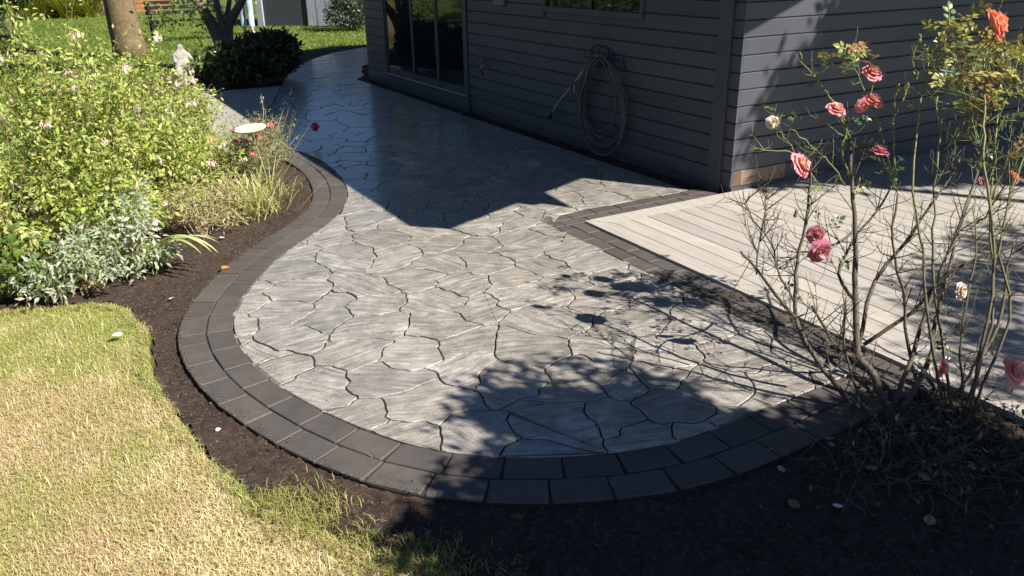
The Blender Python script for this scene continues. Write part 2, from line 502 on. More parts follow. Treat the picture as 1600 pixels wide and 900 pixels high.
def clip_half(poly, m, nrm):
    out = []; n = len(poly)
    dv = (poly - m) @ nrm
    for i in range(n):
        j = (i+1) % n
        if dv[i] <= 0: out.append(poly[i])
        if (dv[i] < 0) != (dv[j] < 0) and dv[i] != dv[j]:
            t = dv[i]/(dv[i]-dv[j]); out.append(poly[i] + t*(poly[j]-poly[i]))
    return np.array(out) if out else np.zeros((0,2))

rs = np.random.default_rng(5)
seeds = []
lo = PATIO.min(0)-.3; hi = np.array([7.2, 17.2])
tries = 0
while tries < 30000:
    tries += 1
    p = lo + rs.random(2)*(hi-lo)
    dmin = .135 + .21*vnoise(p[0]*2.8, p[1]*2.8, 77)
    if all((p[0]-q[0])**2 + (p[1]-q[1])**2 > dmin*dmin for q in seeds): seeds.append(p)
seeds = np.array(seeds)
def warp(P):
    x, y = P[:,0], P[:,1]
    dx = .10*(vnoise(x*4.2, y*4.2, 31)-.5) + .050*(vnoise(x*11, y*11, 41)-.5) + .026*(vnoise(x*19, y*19, 47)-.5) + .012*(vnoise(x*37, y*37, 43)-.5)
    dy = .10*(vnoise(x*4.2, y*4.2, 51)-.5) + .050*(vnoise(x*11, y*11, 61)-.5) + .026*(vnoise(x*19, y*19, 67)-.5) + .012*(vnoise(x*37, y*37, 63)-.5)
    return P + np.stack([dx, dy], 1)
def inset_poly(P, d_):
    n = len(P); a = np.roll(P, 1, 0); b = np.roll(P, -1, 0)
    t = b-a; t /= (np.linalg.norm(t, axis=1, keepdims=True)+1e-9)
    nrm = np.stack([-t[:,1], t[:,0]], 1)      # left of a ccw loop = inside
    return P + nrm*d_
def area(P): 
    q = np.roll(P, -1, 0); return .5*np.sum(P[:,0]*q[:,1]-q[:,0]*P[:,1])
stones = []
for k, s_ in enumerate(seeds):
    d2 = ((seeds-s_)**2).sum(1); nb = np.argsort(d2)[1:26]
    poly = np.array([s_+(-1.2,-1.2), s_+(1.2,-1.2), s_+(1.2,1.2), s_+(-1.2,1.2)])
    for j in nb:
        poly = clip_half(poly, (s_+seeds[j])/2, seeds[j]-s_)
        if len(poly) < 3: break
    if len(poly) < 3: continue
    pts = []
    for a, b in zip(poly, np.roll(poly, -1, 0)):
        m = max(1, int(np.linalg.norm(b-a)/.022))
        for t in range(m): pts.append(a+(b-a)*t/m)
    P = warp(np.array(pts))
    ins = in_poly(P, PATIO)
    if not ins.any(): continue
    if not ins.all():
        Q, _ = closest_on(P[~ins], PATIO); P[~ins] = Q
        keep = [0]
        for i in range(1, len(P)):
            if np.linalg.norm(P[i]-P[keep[-1]]) > .006: keep.append(i)
        P = P[keep]
    if len(P) < 4 or area(P) < .0015: continue
    g = .0042
    P1 = inset_poly(P, g); P2 = inset_poly(P, g+.0028)
    if area(P2) < .0007: continue
    stones.append((P1, P2))
stones.sort(key=lambda s: np.linalg.norm(s[0].mean(0)))
rest = MB()
for k, (P1, P2) in enumerate(stones):
    c = P1.mean(0); n = len(P1)
    tz = rs.normal(0, .0014); tx, ty = rs.normal(0, .0035, 2)
    def zz(P): return tz + (P[:,0]-c[0])*tx + (P[:,1]-c[1])*ty
    V = [(*(p-c), -.03) for p in P1] + [(*(p-c), z-.0022) for p, z in zip(P1, zz(P1))] + [(*(p-c), z) for p, z in zip(P2, zz(P2))]
    F = [(i, (i+1) % n, n+(i+1) % n, n+i) for i in range(n)] + [(n+i, n+(i+1) % n, 2*n+(i+1) % n, 2*n+i) for i in range(n)] + [tuple(range(2*n, 3*n))]
    if k < 298:
        o = mesh_py('flagstone', V, F, MAT['stone'], patio); o.location = (c[0], c[1], 0)
    else:
        rest.add([(v[0]+c[0], v[1]+c[1], v[2]) for v in V], F)
if rest.V: tag(rest.build('flagstone', MAT['stone'], patio), kind='stuff')
print('stones', len(stones))

# ------------------------------------------------------------------ double paver edging
edging = empty('patio_edging', (0,0,0), kind='structure')
def paver(quad, z=0.0, parent=edging):
    """four corners (ccw) -> one paver with worn edges"""
    Q = np.array(quad, float)
    if area(Q) < 0: Q = Q[::-1]
    c = Q.mean(0); chs = .003+.007*rs.random(4)**3
    def ring(q, k_):
        out = []
        for i in range(4):      # slightly rounded, unevenly worn corners
            ea = (q[i-1]-q[i])/np.linalg.norm(q[i-1]-q[i]); eb = (q[(i+1)%4]-q[i])/np.linalg.norm(q[(i+1)%4]-q[i])
            out += [q[i]+ea*chs[i]*k_, q[i]+eb*chs[i]*k_]
        return np.array(out)
    dn = .0034
    Q2 = np.array([Q[i]+dn*(Q[i-1]-Q[i])/np.linalg.norm(Q[i-1]-Q[i])+dn*(Q[(i+1)%4]-Q[i])/np.linalg.norm(Q[(i+1)%4]-Q[i]) for i in range(4)])
    P1 = ring(Q, 1.0); P2 = ring(Q2, .8); n = 8
    tx, ty = rs.normal(0, .004, 2); z = z + rs.normal(0, .0012)
    V = [(*(p-c), -.05) for p in P1] + [(*(p-c), z-.003+(p-c) @ (tx,ty)) for p in P1] + [(*(p-c), z+(p-c) @ (tx,ty)) for p in P2]
    F = [(i, (i+1)%n, n+(i+1)%n, n+i) for i in range(n)] + [(n+i, n+(i+1)%n, 2*n+(i+1)%n, 2*n+i) for i in range(n)] + [tuple(range(2*n,3*n))]
    o = mesh_py('paver', V, F, MAT['paver'], parent); o.location = (c[0], c[1], 0)
    return o
def offset_curve(C, d_):
    t = np.gradient(C, axis=0); t /= np.linalg.norm(t, axis=1, keepdims=True)
    return C + np.stack([t[:,1]*-1, t[:,0]], 1)*d_
dense = resample(INNER, 500)
sgn = 1 if offset_curve(dense, .1)[100][1] < dense[100][1] else -1
bed_poly = [tuple(p) for p in offset_curve(dense, sgn*-.02)[::4]] + [tuple(p) for p in offset_curve(dense, sgn*.262)[::4][::-1]]
sheet('joint_bed', bed_poly, -.0082, MAT['sand'], edging, .03)
for row, (d0, d1, first) in enumerate(((.004, .128, .0), (.134, .262, .11))):
    Cm = offset_curve(dense, sgn*(d0+d1)/2); L = np.r_[0, np.cumsum(np.linalg.norm(np.diff(Cm, axis=0), axis=1))]
    s0 = first; k = 0
    while s0 < L[-1]-.08:
        ln_ = .215 + rs.normal(0, .004)
        if row == 1 and k == 17: ln_ = .12
        s1_ = min(s0+ln_, L[-1])
        i0, i1 = np.interp([s0+.003, s1_-.003], L, np.arange(len(L)))
        def pt(C, i): return np.array([np.interp(i, np.arange(len(C)), C[:,0]), np.interp(i, np.arange(len(C)), C[:,1])])
        Ci, Co = offset_curve(dense, sgn*d0), offset_curve(dense, sgn*d1)
        q = [pt(Ci,i0), pt(Ci,i1), pt(Co,i1), pt(Co,i0)]
        # keep them nearly rectangular so the joints open on the outside of the curve
        wi, wo = np.linalg.norm(q[1]-q[0]), np.linalg.norm(q[2]-q[3])
        tgt = min(wi, wo) + .55*abs(wo-wi)
        for a, b in ((0,1),(3,2)):
            m = (q[a]+q[b])/2; e = (q[b]-q[a]); l = np.linalg.norm(e)
            if l > tgt: q[a] = m-e/l*tgt/2; q[b] = m+e/l*tgt/2
        paver(q, -.001)
        s0 = s1_; k += 1
sheet('joint_bed', [(2.812,1.69),(3.05,1.69),(3.05,4.352),(4.32,4.352),(4.32,4.59),(2.812,4.59)], -.0078, MAT['sand'], edging, .03)
for row, (x0, x1) in enumerate(((2.818,2.924),(2.93,3.034))):
    y = 4.352 - (.0 if row else .105)
    if not row: paver([(x0,y+.003),(x1,y+.003),(x1,4.349),(x0,4.349)])
    while y > 1.72:
        y2 = max(y-.212, 1.70); paver([(x0,y2+.0025),(x1,y2+.0025),(x1,y-.0025),(x0,y-.0025)]); y = y2
for row, (y0, y1) in enumerate(((4.472,4.578),(4.358,4.466))):
    x = 2.818 if row == 0 else 2.90
    if row: paver([(2.818,y0),(x-.003,y0),(x-.003,y1),(2.818,y1)])
    while x < 4.25:
        x2 = min(x+.212, 4.31); paver([(x+.0025,y0),(x2-.0025,y0),(x2-.0025,y1),(x+.0025,y1)]); x = x2

# ------------------------------------------------------------------ deck
deck = empty('deck', (3.04, 1.8, 0), 'low deck of pale grey composite boards beside the charcoal house', 'deck')
PIT = .1432
def board(x0, x1, y0, y1, name='deck_board', miter=False):
    mb = MB()
    if miter:
        mb.prism([(x0,y0),(x1,y0),(x1,y1-(x1-x0)),(x0,y1)], 2, -.012, .012)
    else: mb.box((x0,y0,-.013), (x1,y1,.012), .003)
    return mb.build(name, MAT['deck'], deck)
x = 3.042; k = 0
while x < 9.4:
    o = board(x+.0025, x+PIT-.0025, -.8, 4.338 if k == 0 else 4.197, miter=(k == 0)); x += PIT; k += 1
mbd = MB(); mbd.prism([(3.046,4.3405),(3.189,4.2005),(9.5,4.2005),(9.5,4.3405)], 2, -.012, .0125)
bb = mbd.build('border_board', MAT['deck'], deck)
for x_ in (3.06, 4.4, 5.9, 7.4, 9.3):
    MB().box((x_,-.78,-.12), (x_+.045,4.19,-.0145)).build('joist', MAT['darkwood'], deck)
MB().box((3.046,-.79,-.13), (3.0585,4.19,-.0135)).build('fascia', MAT['deck'], deck)

# ------------------------------------------------------------------ house
WX, WY, WEND = 4.37, 4.33, 12.03
house = empty('house', (WX, WY, 0), 'charcoal house clad in horizontal timber siding with glazed door', 'house')
SP = .1212; ROWS = 19
core = MB().prism([(4.385,-.1),(11.0,-.1),(11.0,2.56),(8.2,3.95),(4.385,2.56)], 1, 4.345, WEND-.02)
core.build('wall', MAT['trim'], house)
MB().prism([(3.53,2.30),(3.46,2.55),(8.2,4.33),(12.94,2.55),(12.87,2.30),(8.2,4.05)], 1, 2.73, 13.7).build('roof', MAT['roof'], house)
MB().prism([(4.49,2.70),(4.46,2.23),(4.88,2.85)], 1, 2.74, 2.86).build('gable_bracket', MAT['trim'], house)
MB().box((4.36,2.80,2.42),(4.48,4.36,2.56)).build('gable_bracket', MAT['trim'], house)

def siding(lo, hi, axis, mat='siding'):
    """one horizontal board; front face carries a chamfered top and bottom lip"""
    (a0, z0), (a1, z1) = lo, hi
    if axis == 'y':      # wall facing -x
        prof = [(WX, z0+.004), (WX, z1-.006), (WX+.008, z1), (WX+.021, z1), (WX+.021, z0), (WX+.005, z0)]
        return MB().prism(prof, 1, a0, a1).build('siding_board', MAT[mat], house)
    prof = [(WY, z0+.004), (WY, z1-.006), (WY+.008, z1), (WY+.021, z1), (WY+.021, z0), (WY+.005, z0)]
    return MB().prism(prof, 0, a0, a1).build('siding_board', MAT[mat], house)
WIN = (5.50, 6.95, 1.24, 2.05)
for i in range(ROWS):
    z0 = .05 + i*SP; z1 = z0 + SP - .0065
    spans = [(4.567, 8.645), (11.292, WEND), (WY, 4.433)]
    for a0, a1 in spans:
        if a0 == 4.567 and z1 > WIN[2]-.03 and z0 < WIN[3]+.03:
            siding((a0, z0), (WIN[0]-.052, z1), 'y'); siding((WIN[1]+.052, z0), (a1, z1), 'y')
        elif a0 == 4.567 and (i*7) % 5 < 2:      # some courses are pieced from two boards
            bj = a0+1.1+2.2*((i*37) % 11)/11; siding((a0, z0), (bj-.0012, z1), 'y'); siding((bj+.0012, z0+.001), (a1, z1+.001), 'y')
        else: siding((a0, z0), (a1, z1), 'y')
    if i == 0:
        siding((WX+.022, z0), (4.475, z1), 'x', 'darkwood'); siding((4.477, z0), (4.95, z1), 'x', 'barewood'); siding((4.952, z0), (11, z1), 'x')
    elif i == 1:
        siding((WX+.022, z0), (11, z1), 'x')
    else: siding((WX+.022, z0), (11, z1), 'x')
# skirting under the siding
MB().box((WX+.006,4.567,-.08),(WX+.02,WEND,.048)).build('skirting_board', MAT['trim'], house)
MB().box((WX+.02,WY+.006,-.05),(11,WY+.02,.048)).build('skirting_board', MAT['trim'], house)
MB().box((WX-.024,4.4345,-.03),(WX+.02,4.5655,2.4), .004).build('corner_board', MAT['trim'], house)
# window
w0, w1, wz0, wz1 = WIN
win = MB().box((WX+.012,w0,wz0),(WX+.018,w1,wz1)).build('window', MAT['glass'], house)
fr = MB()
fr.box((WX-.018,w0-.05,wz0-.045),(WX+.02,w1+.05,wz0+.012), .003).box((WX-.014,w0-.05,wz1),(WX+.02,w1+.05,wz1+.05), .003)
fr.box((WX-.014,w0-.05,wz0+.0125),(WX+.02,w0,wz1-.0005), .003).box((WX-.014,w1,wz0+.0125),(WX+.02,w1+.05,wz1-.0005), .003).box((WX-.006,6.2,wz0+.0125),(WX+.011,6.25,wz1-.0005), .003)
fr.build('frame', MAT['trim'], win)
# sliding door
d0, d1, dz0, dz1 = 8.65, 11.287, .165, 2.15
door = MB().box((WX-.012,d0+.0,dz0-.03),(WX+.02,d1,dz0), .003)
door.box((WX-.016,d0,dz0-.0),(WX+.02,d0+.075,dz1), .003).box((WX-.016,d1-.075,dz0),(WX+.02,d1,dz1), .003).box((WX-.016,d0,dz1),(WX+.02,d1,dz1+.08), .003)
door = door.build('door', MAT['trim'], house)
for a, b, xo in ((8.727,9.52,.004),(9.49,10.29,.0),(10.26,11.21,.006)):
    MB().box((WX+xo+.004,a+.05,dz0+.09),(WX+xo+.008,b-.05,dz1-.06)).build('pane', MAT['glass'], door)
    s_ = MB().box((WX+xo-.006,a,dz0+.004),(WX+xo+.012,a+.05,dz1-.01), .003).box((WX+xo-.006,b-.05,dz0+.004),(WX+xo+.012,b,dz1-.01), .003)
    s_.box((WX+xo-.005,a+.0505,dz0+.004),(WX+xo+.011,b-.0505,dz0+.09), .003).box((WX+xo-.005,a+.0505,dz1-.06),(WX+xo+.011,b-.0505,dz1-.011), .003)
    s_.build('sash', MAT['trim'], door)
MB().box((WX-.024,d0-.02,-.05),(WX+.004,d1+.004,dz0-.0315), .004).build('door_step', MAT['trim'], house)
MB().box((WX-.03,8.70,dz0-.002),(WX-.0165,11.24,dz0+.012), .002).build('threshold', simple('brushed_metal', (.35,.36,.38), .35, .1), door)
# small wall vent and tap
mv = MB().box((WX-.03,7.745,1.22),(WX,7.975,1.40), .006)
mv.build('wall_vent', simple('tan_plastic', (.22,.19,.15), .6), house)

# ================================================================== plants: shared builders
def unit(a): return a/(np.linalg.norm(a, axis=-1, keepdims=True)+1e-9)
LEAF_V = np.array([(0,0,0),(-.23,.42,.05),(.23,.42,.05),(0,1,-.10),(0,.45,0)], float)
LEAF_F = np.array([(0,4,1),(0,2,4),(1,4,3),(4,2,3)])
def scatter(name, TV, TF, pos, dirs, ups, scale, col, mat, parent, smooth=False):
    """copies of a template (length along +y, face along +z) joined into one mesh"""
    pos = np.asarray(pos, float); N = len(pos)
    y = unit(np.asarray(dirs, float)); x = unit(np.cross(y, np.asarray(ups, float))); z = np.cross(x, y)
    sc = np.asarray(scale, float)
    if sc.ndim == 1: sc = np.repeat(sc[:,None], 3, 1)
    T = TV[None]*sc[:,None,:]
    V = pos[:,None,:] + T[...,0:1]*x[:,None,:] + T[...,1:2]*y[:,None,:] + T[...,2:3]*z[:,None,:]
    F = (np.arange(N)*len(TV))[:,None,None] + TF[None]
    C = np.repeat(np.asarray(col, float)[:,None,:], len(TV), 1)
    return mesh_np(name, V.reshape(-1,3), F.reshape(-1, TF.shape[1]), mat, parent, smooth, C.reshape(-1,3))
def rnd_dirs(n, rg):
    a = rg.normal(size=(n,3)); return unit(a)
def tint(n, rg, cols, jit=.12):
    cols = np.array(cols); c = cols[rg.integers(0, len(cols), n)]
    return np.clip(c*(1+jit*rg.normal(size=(n,1)))*(1+.05*rg.normal(size=(n,3))), .004, .9)

MAT['leaf'] = leaf_mat('soft_leaf', .38)
MAT['leaf_gloss'] = leaf_mat('glossy_leaf', .15, .28, .5)
MAT['petal'] = leaf_mat('petal', .30, .6, .2)
MAT['blade'] = leaf_mat('grass_blade', .25, .6, .2)
MAT['bark'] = simple('grey_bark', (.13,.105,.08), .9, .35, 18., .8, 60., .2, .01)
MAT['bark_warm'] = simple('warm_bark', (.17,.125,.07), .9, .4, 14., .9, 50., .2, .012)
MAT['green_cane'] = simple('green_cane', (.15,.17,.055), .55, .3, 20., .2)
MAT['brown_cane'] = simple('woody_cane', (.095,.075,.055), .8, .35, 30., .4)
MAT['dead_twig'] = simple('dead_twig', (.10,.085,.068), .9, .35, 30., .3)
def m_cane():
    t = NT('rose_cane'); p = t.geo(); sx = t.node('ShaderNodeSeparateXYZ'); t.ln(p, sx.inputs[0])
    hgt = t.math('ADD', sx.outputs[2], t.math('MULTIPLY', t.math('SUBTRACT', t.noise(p, 9., 3), .5), .5))
    c = t.ramp(hgt, [(.25, (.085,.068,.048)), (.62, (.12,.115,.05)), (.95, (.21,.215,.075))])
    return t.set(c, .6, t.bump(t.noise(p, 120., 3), .3, .003), .35)
MAT['cane'] = m_cane()
MAT['dry_stem'] = simple('dry_stem', (.36,.28,.17), .8, .25, 30., .2)
MAT['soft_stem'] = simple('soft_stem', (.20,.15,.07), .7, .3, 20., .2)

def dome_shrub(name, label, cat, base, lobes, leaf_len, cols, seed, mat='leaf', stem_mat='soft_stem', nstem=70, per=48, droop=.35, spread=.07, stem_r=.004, width=1.0, group=None, flowers=None, inner=.35):
    """arching stems from a common base to uneven domes; leaves along the outer part of every stem"""
    rg = np.random.default_rng(seed); base = np.array(base, float)
    root = empty(name, tuple(base), label, cat, group)
    stems = MB(); LP = []; LD = []; tips = []
    for (cx, cy, rx, hz, wgt) in lobes:
        for k in range(int(nstem*wgt)):
            az = rg.random()*2*math.pi; el = math.asin(rg.random()**.8)
            rr = (.78+.32*rg.random())
            tip = np.array([cx+rx*math.cos(el)*math.cos(az)*rr, cy+rx*math.cos(el)*math.sin(az)*rr, base[2]+.04+hz*max(.10, math.sin(el))*rr])
            b = np.array([cx*.75+base[0]*.25+rg.normal(0,.12*rx), cy*.75+base[1]*.25+rg.normal(0,.12*rx), base[2]])
            mid = b*.45+tip*.55; mid[2] = b[2] + (tip[2]-b[2])*.75 + .14*hz*rg.random()
            P = []
            for t in np.linspace(0,1,7): P.append(b*(1-t)**2+2*mid*t*(1-t)+tip*t*t)
            P = np.array(P); P[-1,2] -= .04*droop; P += rg.normal(0,.006,P.shape)*np.linspace(0,1,7)[:,None]
            stems.tube(P, [stem_r*(1-.75*t) for t in np.linspace(0,1,7)], 4)
            m = rg.integers(int(per*.7), int(per*1.3))
            t = 1-(1-inner)*rg.random(m)**.8; idx = t*6; i0 = np.minimum(idx.astype(int),5); fr = (idx-i0)[:,None]
            pos = P[i0]*(1-fr)+P[i0+1]*fr; tang = unit(P[i0+1]-P[i0])
            out = rnd_dirs(m, rg)
            LP.append(pos + out*rg.random((m,1))*spread)
            LD.append(unit(tang*.35 + out*.9 + np.array([0,0,-droop])))
            tips.append((P[-1], unit(P[-1]-P[-2])))
    LP = np.concatenate(LP); LD = np.concatenate(LD); n = len(LP)
    ok = LP[:,2] > base[2]+.01; LP = LP[ok]; LD = LD[ok]; n = len(LP)
    up = unit(np.array([.25,-.35,.8]) + .55*rg.normal(size=(n,3)))
    sc = leaf_len*(.5+.95*rg.random(n)**1.4); sc3 = np.stack([sc*width, sc, sc], 1)
    stems.build('stems', MAT[stem_mat], root)
    tag(scatter('foliage', LEAF_V, LEAF_F, LP, LD, up, sc3, tint(n, rg, cols), MAT[mat], root), kind='stuff')
    return root, tips

# a hanging fuchsia flower: tube, four spreading sepals, bell of petals, stamens
def fuchsia_mesh():
    V = []; F = []; C = []
    def ring(r_, z_, n=6): return [(r_*math.cos(2*math.pi*k/n), r_*math.sin(2*math.pi*k/n), z_) for k in range(n)]
    prof = [(.0025,0),(.004,-.008),(.0035,-.018),(.0075,-.026),(.0095,-.036),(.008,-.042)]
    cl = [(.35,.42,.12),(.75,.48,.42),(.8,.62,.58),(.78,.66,.68),(.74,.55,.64),(.78,.7,.72)]
    for (r_, z_), c in zip(prof, cl): V += ring(r_, z_); C += [c]*6
    for i in range(len(prof)-1):
        for k in range(6): F.append((i*6+k, i*6+(k+1)%6, (i+1)*6+(k+1)%6)); F.append((i*6+k, (i+1)*6+(k+1)%6, (i+1)*6+k))
    for k in range(4):
        a = k*math.pi/2+.3; u = np.array([math.cos(a), math.sin(a), 0]); s_ = np.array([-math.sin(a), math.cos(a), 0]); n0 = len(V)
        V += [tuple(u*.003+(0,0,-.018)), tuple(u*.014+s_*.005+(0,0,-.020)), tuple(u*.014-s_*.005+(0,0,-.020)), tuple(u*.026+(0,0,-.030))]
        C += [(.85,.72,.70)]*3+[(.62,.66,.40)]; F += [(n0,n0+1,n0+2),(n0+1,n0+3,n0+2)]
    for k in range(3):
        a = k*2.1; n0 = len(V); u = np.array([math.cos(a), math.sin(a), 0])*.002
        V += [tuple(u+(0,0,-.038)), tuple(u+(.0009,0,-.038)), tuple(u*2+(0,0,-.062))]; C += [(.8,.5,.55)]*3; F.append((n0,n0+1,n0+2))
    me = bpy.data.meshes.new('fuchsia_flower'); me.from_pydata(V, [], F)
    a = me.attributes.new('tint','FLOAT_COLOR','POINT'); a.data.foreach_set('color', np.c_[np.array(C), np.ones(len(C))].astype(np.float32).ravel())
    me.materials.append(MAT['petal']); me.update(); return me

# rose: whorls of cupped petals
def rose_mesh(seed, R=.045, inner=(.86,.70,.62), outer=(.82,.28,.38), back=(.82,.45,.42), open_=1.0):
    rg = np.random.default_rng(seed); V = []; F = []; C = []
    rings = [(3,.25,.85),(5,.42,.95),(6,.66,.85),(7,.9,.6),(7,1.08,.36)]
    for ri, (n, rad, cup) in enumerate(rings):
        for k in range(n):
            a = 2*math.pi*(k+.5*(ri%2))/n + rg.normal(0,.12); u = np.array([math.cos(a), math.sin(a), 0]); s_ = np.array([-math.sin(a), math.cos(a), 0])
            wdt = R*(.30+.42*rad)*(1+.12*rg.normal()); lean = rad*open_; n0 = len(V)
            for i, t in enumerate((0,.4,.75,1.0)):
                for j, q in enumerate((-1,-.4,.4,1)):
                    wq = wdt*q*(.35+.9*t-.42*t*t)
                    rr = R*(lean*t*(1.0 if t < .8 else 1.06) + .06) - .20*R*abs(q)*t*(1.2-rad*.6)
                    hh = R*cup*(t**.8)*1.05 - R*.16*(t > .9)*rad + R*.10*rg.normal()*t*.6
                    V.append(tuple(u*rr + s_*wq + np.array([0,0,hh])))
                    m = np.clip(t*1.15-.15+.25*abs(q)*t-.12, 0, 1)
                    C.append(tuple(np.array(inner)*(1-m)+np.array(outer)*m if ri > 1 else np.array(inner)*(1-.55*m)+np.array(outer)*.55*m))
            for i in range(3):
                for j in range(3): F.append((n0+i*4+j, n0+i*4+j+1, n0+(i+1)*4+j+1, n0+(i+1)*4+j))
    # sepals and hip
    me = bpy.data.meshes.new('rose_bloom'); me.from_pydata(V, [], F)
    me.polygons.foreach_set('use_smooth', [True]*len(F))
    a = me.attributes.new('tint','FLOAT_COLOR','POINT'); a.data.foreach_set('color', np.c_[np.array(C), np.ones(len(C))].astype(np.float32).ravel())
    me.materials.append(MAT['petal']); me.update(); return me

def orient(o, pos, zdir, roll=0., s=1.):
    q = Vector(tuple(zdir)).to_track_quat('Z','Y')
    o.matrix_basis = Matrix.Translation(tuple(pos)) @ q.to_matrix().to_4x4() @ Matrix.Rotation(roll,4,'Z') @ Matrix.Scale(s,4)

# ------------------------------------------------------------------ big fuchsia and its neighbours in the left bed
FU_COLS = [(.34,.41,.085),(.29,.38,.08),(.42,.45,.13),(.20,.29,.055),(.50,.50,.20)]
fu_me = fuchsia_mesh()
def add_fuchsia_flowers(root, tips, n, seed, s=1.25):
    rg = np.random.default_rng(seed); idx = rg.permutation(len(tips))[:n]
    k = 0
    for i in idx:
        p, t_ = tips[i]
        for q in range(2):
            o = link('flower', fu_me, None, root)
            orient(o, p+np.array([rg.normal(0,.022), rg.normal(0,.022), .012*q-.004]), (rg.normal(0,.18), rg.normal(0,.18), 1), rg.random()*6, s*(.85+.4*rg.random()))
            k += 1
fu1, tp1 = dome_shrub('fuchsia_bush', 'big lime green fuchsia bush with drooping pale pink flowers', 'shrub', (-.15,6.0,-.02),
    [(-.45,5.75,.75,1.1,1.25),(.34,6.2,.74,1.3,1.3),(-.95,6.35,.75,1.22,.9),(.05,6.85,.8,1.46,1.15),(.2,5.4,.5,.74,.8),(.75,6.35,.5,.8,.7)], .042, FU_COLS, 21, nstem=78, per=52, droop=.45, spread=.075)
add_fuchsia_flowers(fu1, tp1, 62, 4, 1.15)
fu2, tp2 = dome_shrub('fuchsia_bush', 'smaller fuchsia bush between the big bush and the concrete path', 'shrub', (.85,7.15,-.02),
    [(.66,7.0,.55,1.05,1.0),(1.0,7.35,.48,.88,.9),(1.12,7.75,.36,.72,.6)], .040, FU_COLS, 22, nstem=70, per=44, droop=.45, spread=.07)
add_fuchsia_flowers(fu2, tp2, 18, 5, 1.1)
vg, tv = dome_shrub('variegated_plant', 'silvery white leaved plant spilling onto the dark soil below the fuchsia', 'plant', (.1,4.88,-.02),
    [(-.02,4.84,.30,.36,.9),(.26,4.98,.26,.46,.9),(.36,5.32,.22,.46,.6),(-.22,4.82,.2,.24,.5)], .045, [(.42,.46,.36),(.50,.53,.44),(.34,.40,.26),(.22,.30,.13)], 23, nstem=34, per=34, droop=.35, spread=.05, width=.8)
tag(vg)
lowgreen, _ = dome_shrub('leafy_plant', 'low mid green leafy plant at the lawn edge under the fuchsia', 'plant', (-.42,4.98,-.02),
    [(-.42,5.0,.34,.42,1.1),(-.8,5.1,.36,.5,.9),(-1.15,5.3,.36,.5,.6)], .055, [(.13,.20,.035),(.19,.26,.06),(.09,.15,.03)], 24, nstem=30, per=30, droop=.3, spread=.06)
drypl, _ = dome_shrub('seeding_plant', 'straw coloured seeding plant beside the silvery leaves', 'plant', (.78,5.55,-.02),
    [(.72,5.55,.27,.36,1.0),(.95,5.75,.2,.3,.6)], .034, [(.42,.36,.20),(.50,.44,.27),(.30,.30,.12)], 25, nstem=42, per=30, droop=.15, spread=.04, width=.6, stem_mat='dry_stem')

def blades(name, base, n, L, lean, wdt, cols, seed, parent, spread=.05, mat='blade', seg=6, az=None):
    """long arching strap leaves from one crown, joined"""
    rg = np.random.default_rng(seed); V = []; F = []; C = []
    for k in range(n):
        a = rg.random()*2*math.pi if az is None else az+rg.normal(0,.5)
        u = np.array([math.cos(a), math.sin(a), 0]); s_ = np.array([-math.sin(a), math.cos(a), 0])
        b = np.array(base)+np.array([rg.normal(0,spread), rg.normal(0,spread), 0]); l = L*(.6+.55*rg.random()); le = lean*(.5+rg.random())
        c = tint(1, rg, cols)[0]; n0 = len(V)
        for i in range(seg+1):
            t = i/seg; ang = le*t*1.6
            p = b + u*l*(math.sin(ang)/max(le*1.6,.01) if le > .01 else 0)*1.0 + np.array([0,0,l*(math.sin(min(ang,3.))/max(ang,1e-3) if ang > 0 else 1)*t*math.cos(ang*.55)])
            wv = wdt*(1-t**2.2)*.5+.0004
            V += [tuple(p-s_*wv), tuple(p+s_*wv)]; C += [c, c]
        for i in range(seg): F.append((n0+2*i, n0+2*i+1, n0+2*i+3, n0+2*i+2))
    V = np.array(V); V[:,2] = np.maximum(V[:,2], base[2]+.002)
    return mesh_np(name, V, np.array(F), MAT[mat], parent, True, np.array(C))
gr = empty('grass_clump', (1.18,5.95,-.02), 'clump of arching yellow green grass beside the curved paver edging', 'grass clump')
tag(blades('grass_leaves', (1.15,5.95,-.02), 420, .42, 1.0, .006, [(.34,.36,.10),(.42,.38,.18),(.24,.30,.07),(.5,.44,.26)], 31, gr, .13), kind='stuff')
gl = empty('gladiolus', (.33,5.06,-.02), 'sword leaved plant arching over the bare soil toward the edging', 'plant')
for k, (a_, L_, le, w_) in enumerate(((-.95,.68,.95,.044),(-.82,.64,1.0,.038),(-1.08,.62,.9,.036),(-.7,.56,.85,.030),(-.55,.5,.8,.026))):
    c0 = np.array([(.40,.46,.20),(.48,.52,.26),(.32,.40,.14),(.42,.44,.2),(.34,.4,.16)][k])
    u = np.array([math.cos(a_), math.sin(a_), 0]); s_ = np.array([-math.sin(a_), math.cos(a_), 0]); V = []; C = []; p = np.array([.33,5.06,-.02])+np.array([.012*k,-.01*k,0]); ang = 1.08
    for i in range(13):
        t = i/12; wv = w_*.5*min(1, .35+t*3)*(1-t**3)+.0005
        V += [p-s_*wv, p+np.array([0,0,-wv*.4]), p+s_*wv]; C += [c0*(.8+.4*t)]*3
        ang = 1.08 - le*2.0*t**1.25; p = p + (u*math.cos(ang)+np.array([0,0,math.sin(ang)]))*L_/12
    F = []
    for i in range(12):
        for j in range(2): F.append((i*3+j, i*3+j+1, (i+1)*3+j+1, (i+1)*3+j))
    V = np.array(V); V[:,2] = np.maximum(V[:,2], .0)
    mesh_np('leaf', V, np.array(F), MAT['blade'], gl, True, np.array(C))

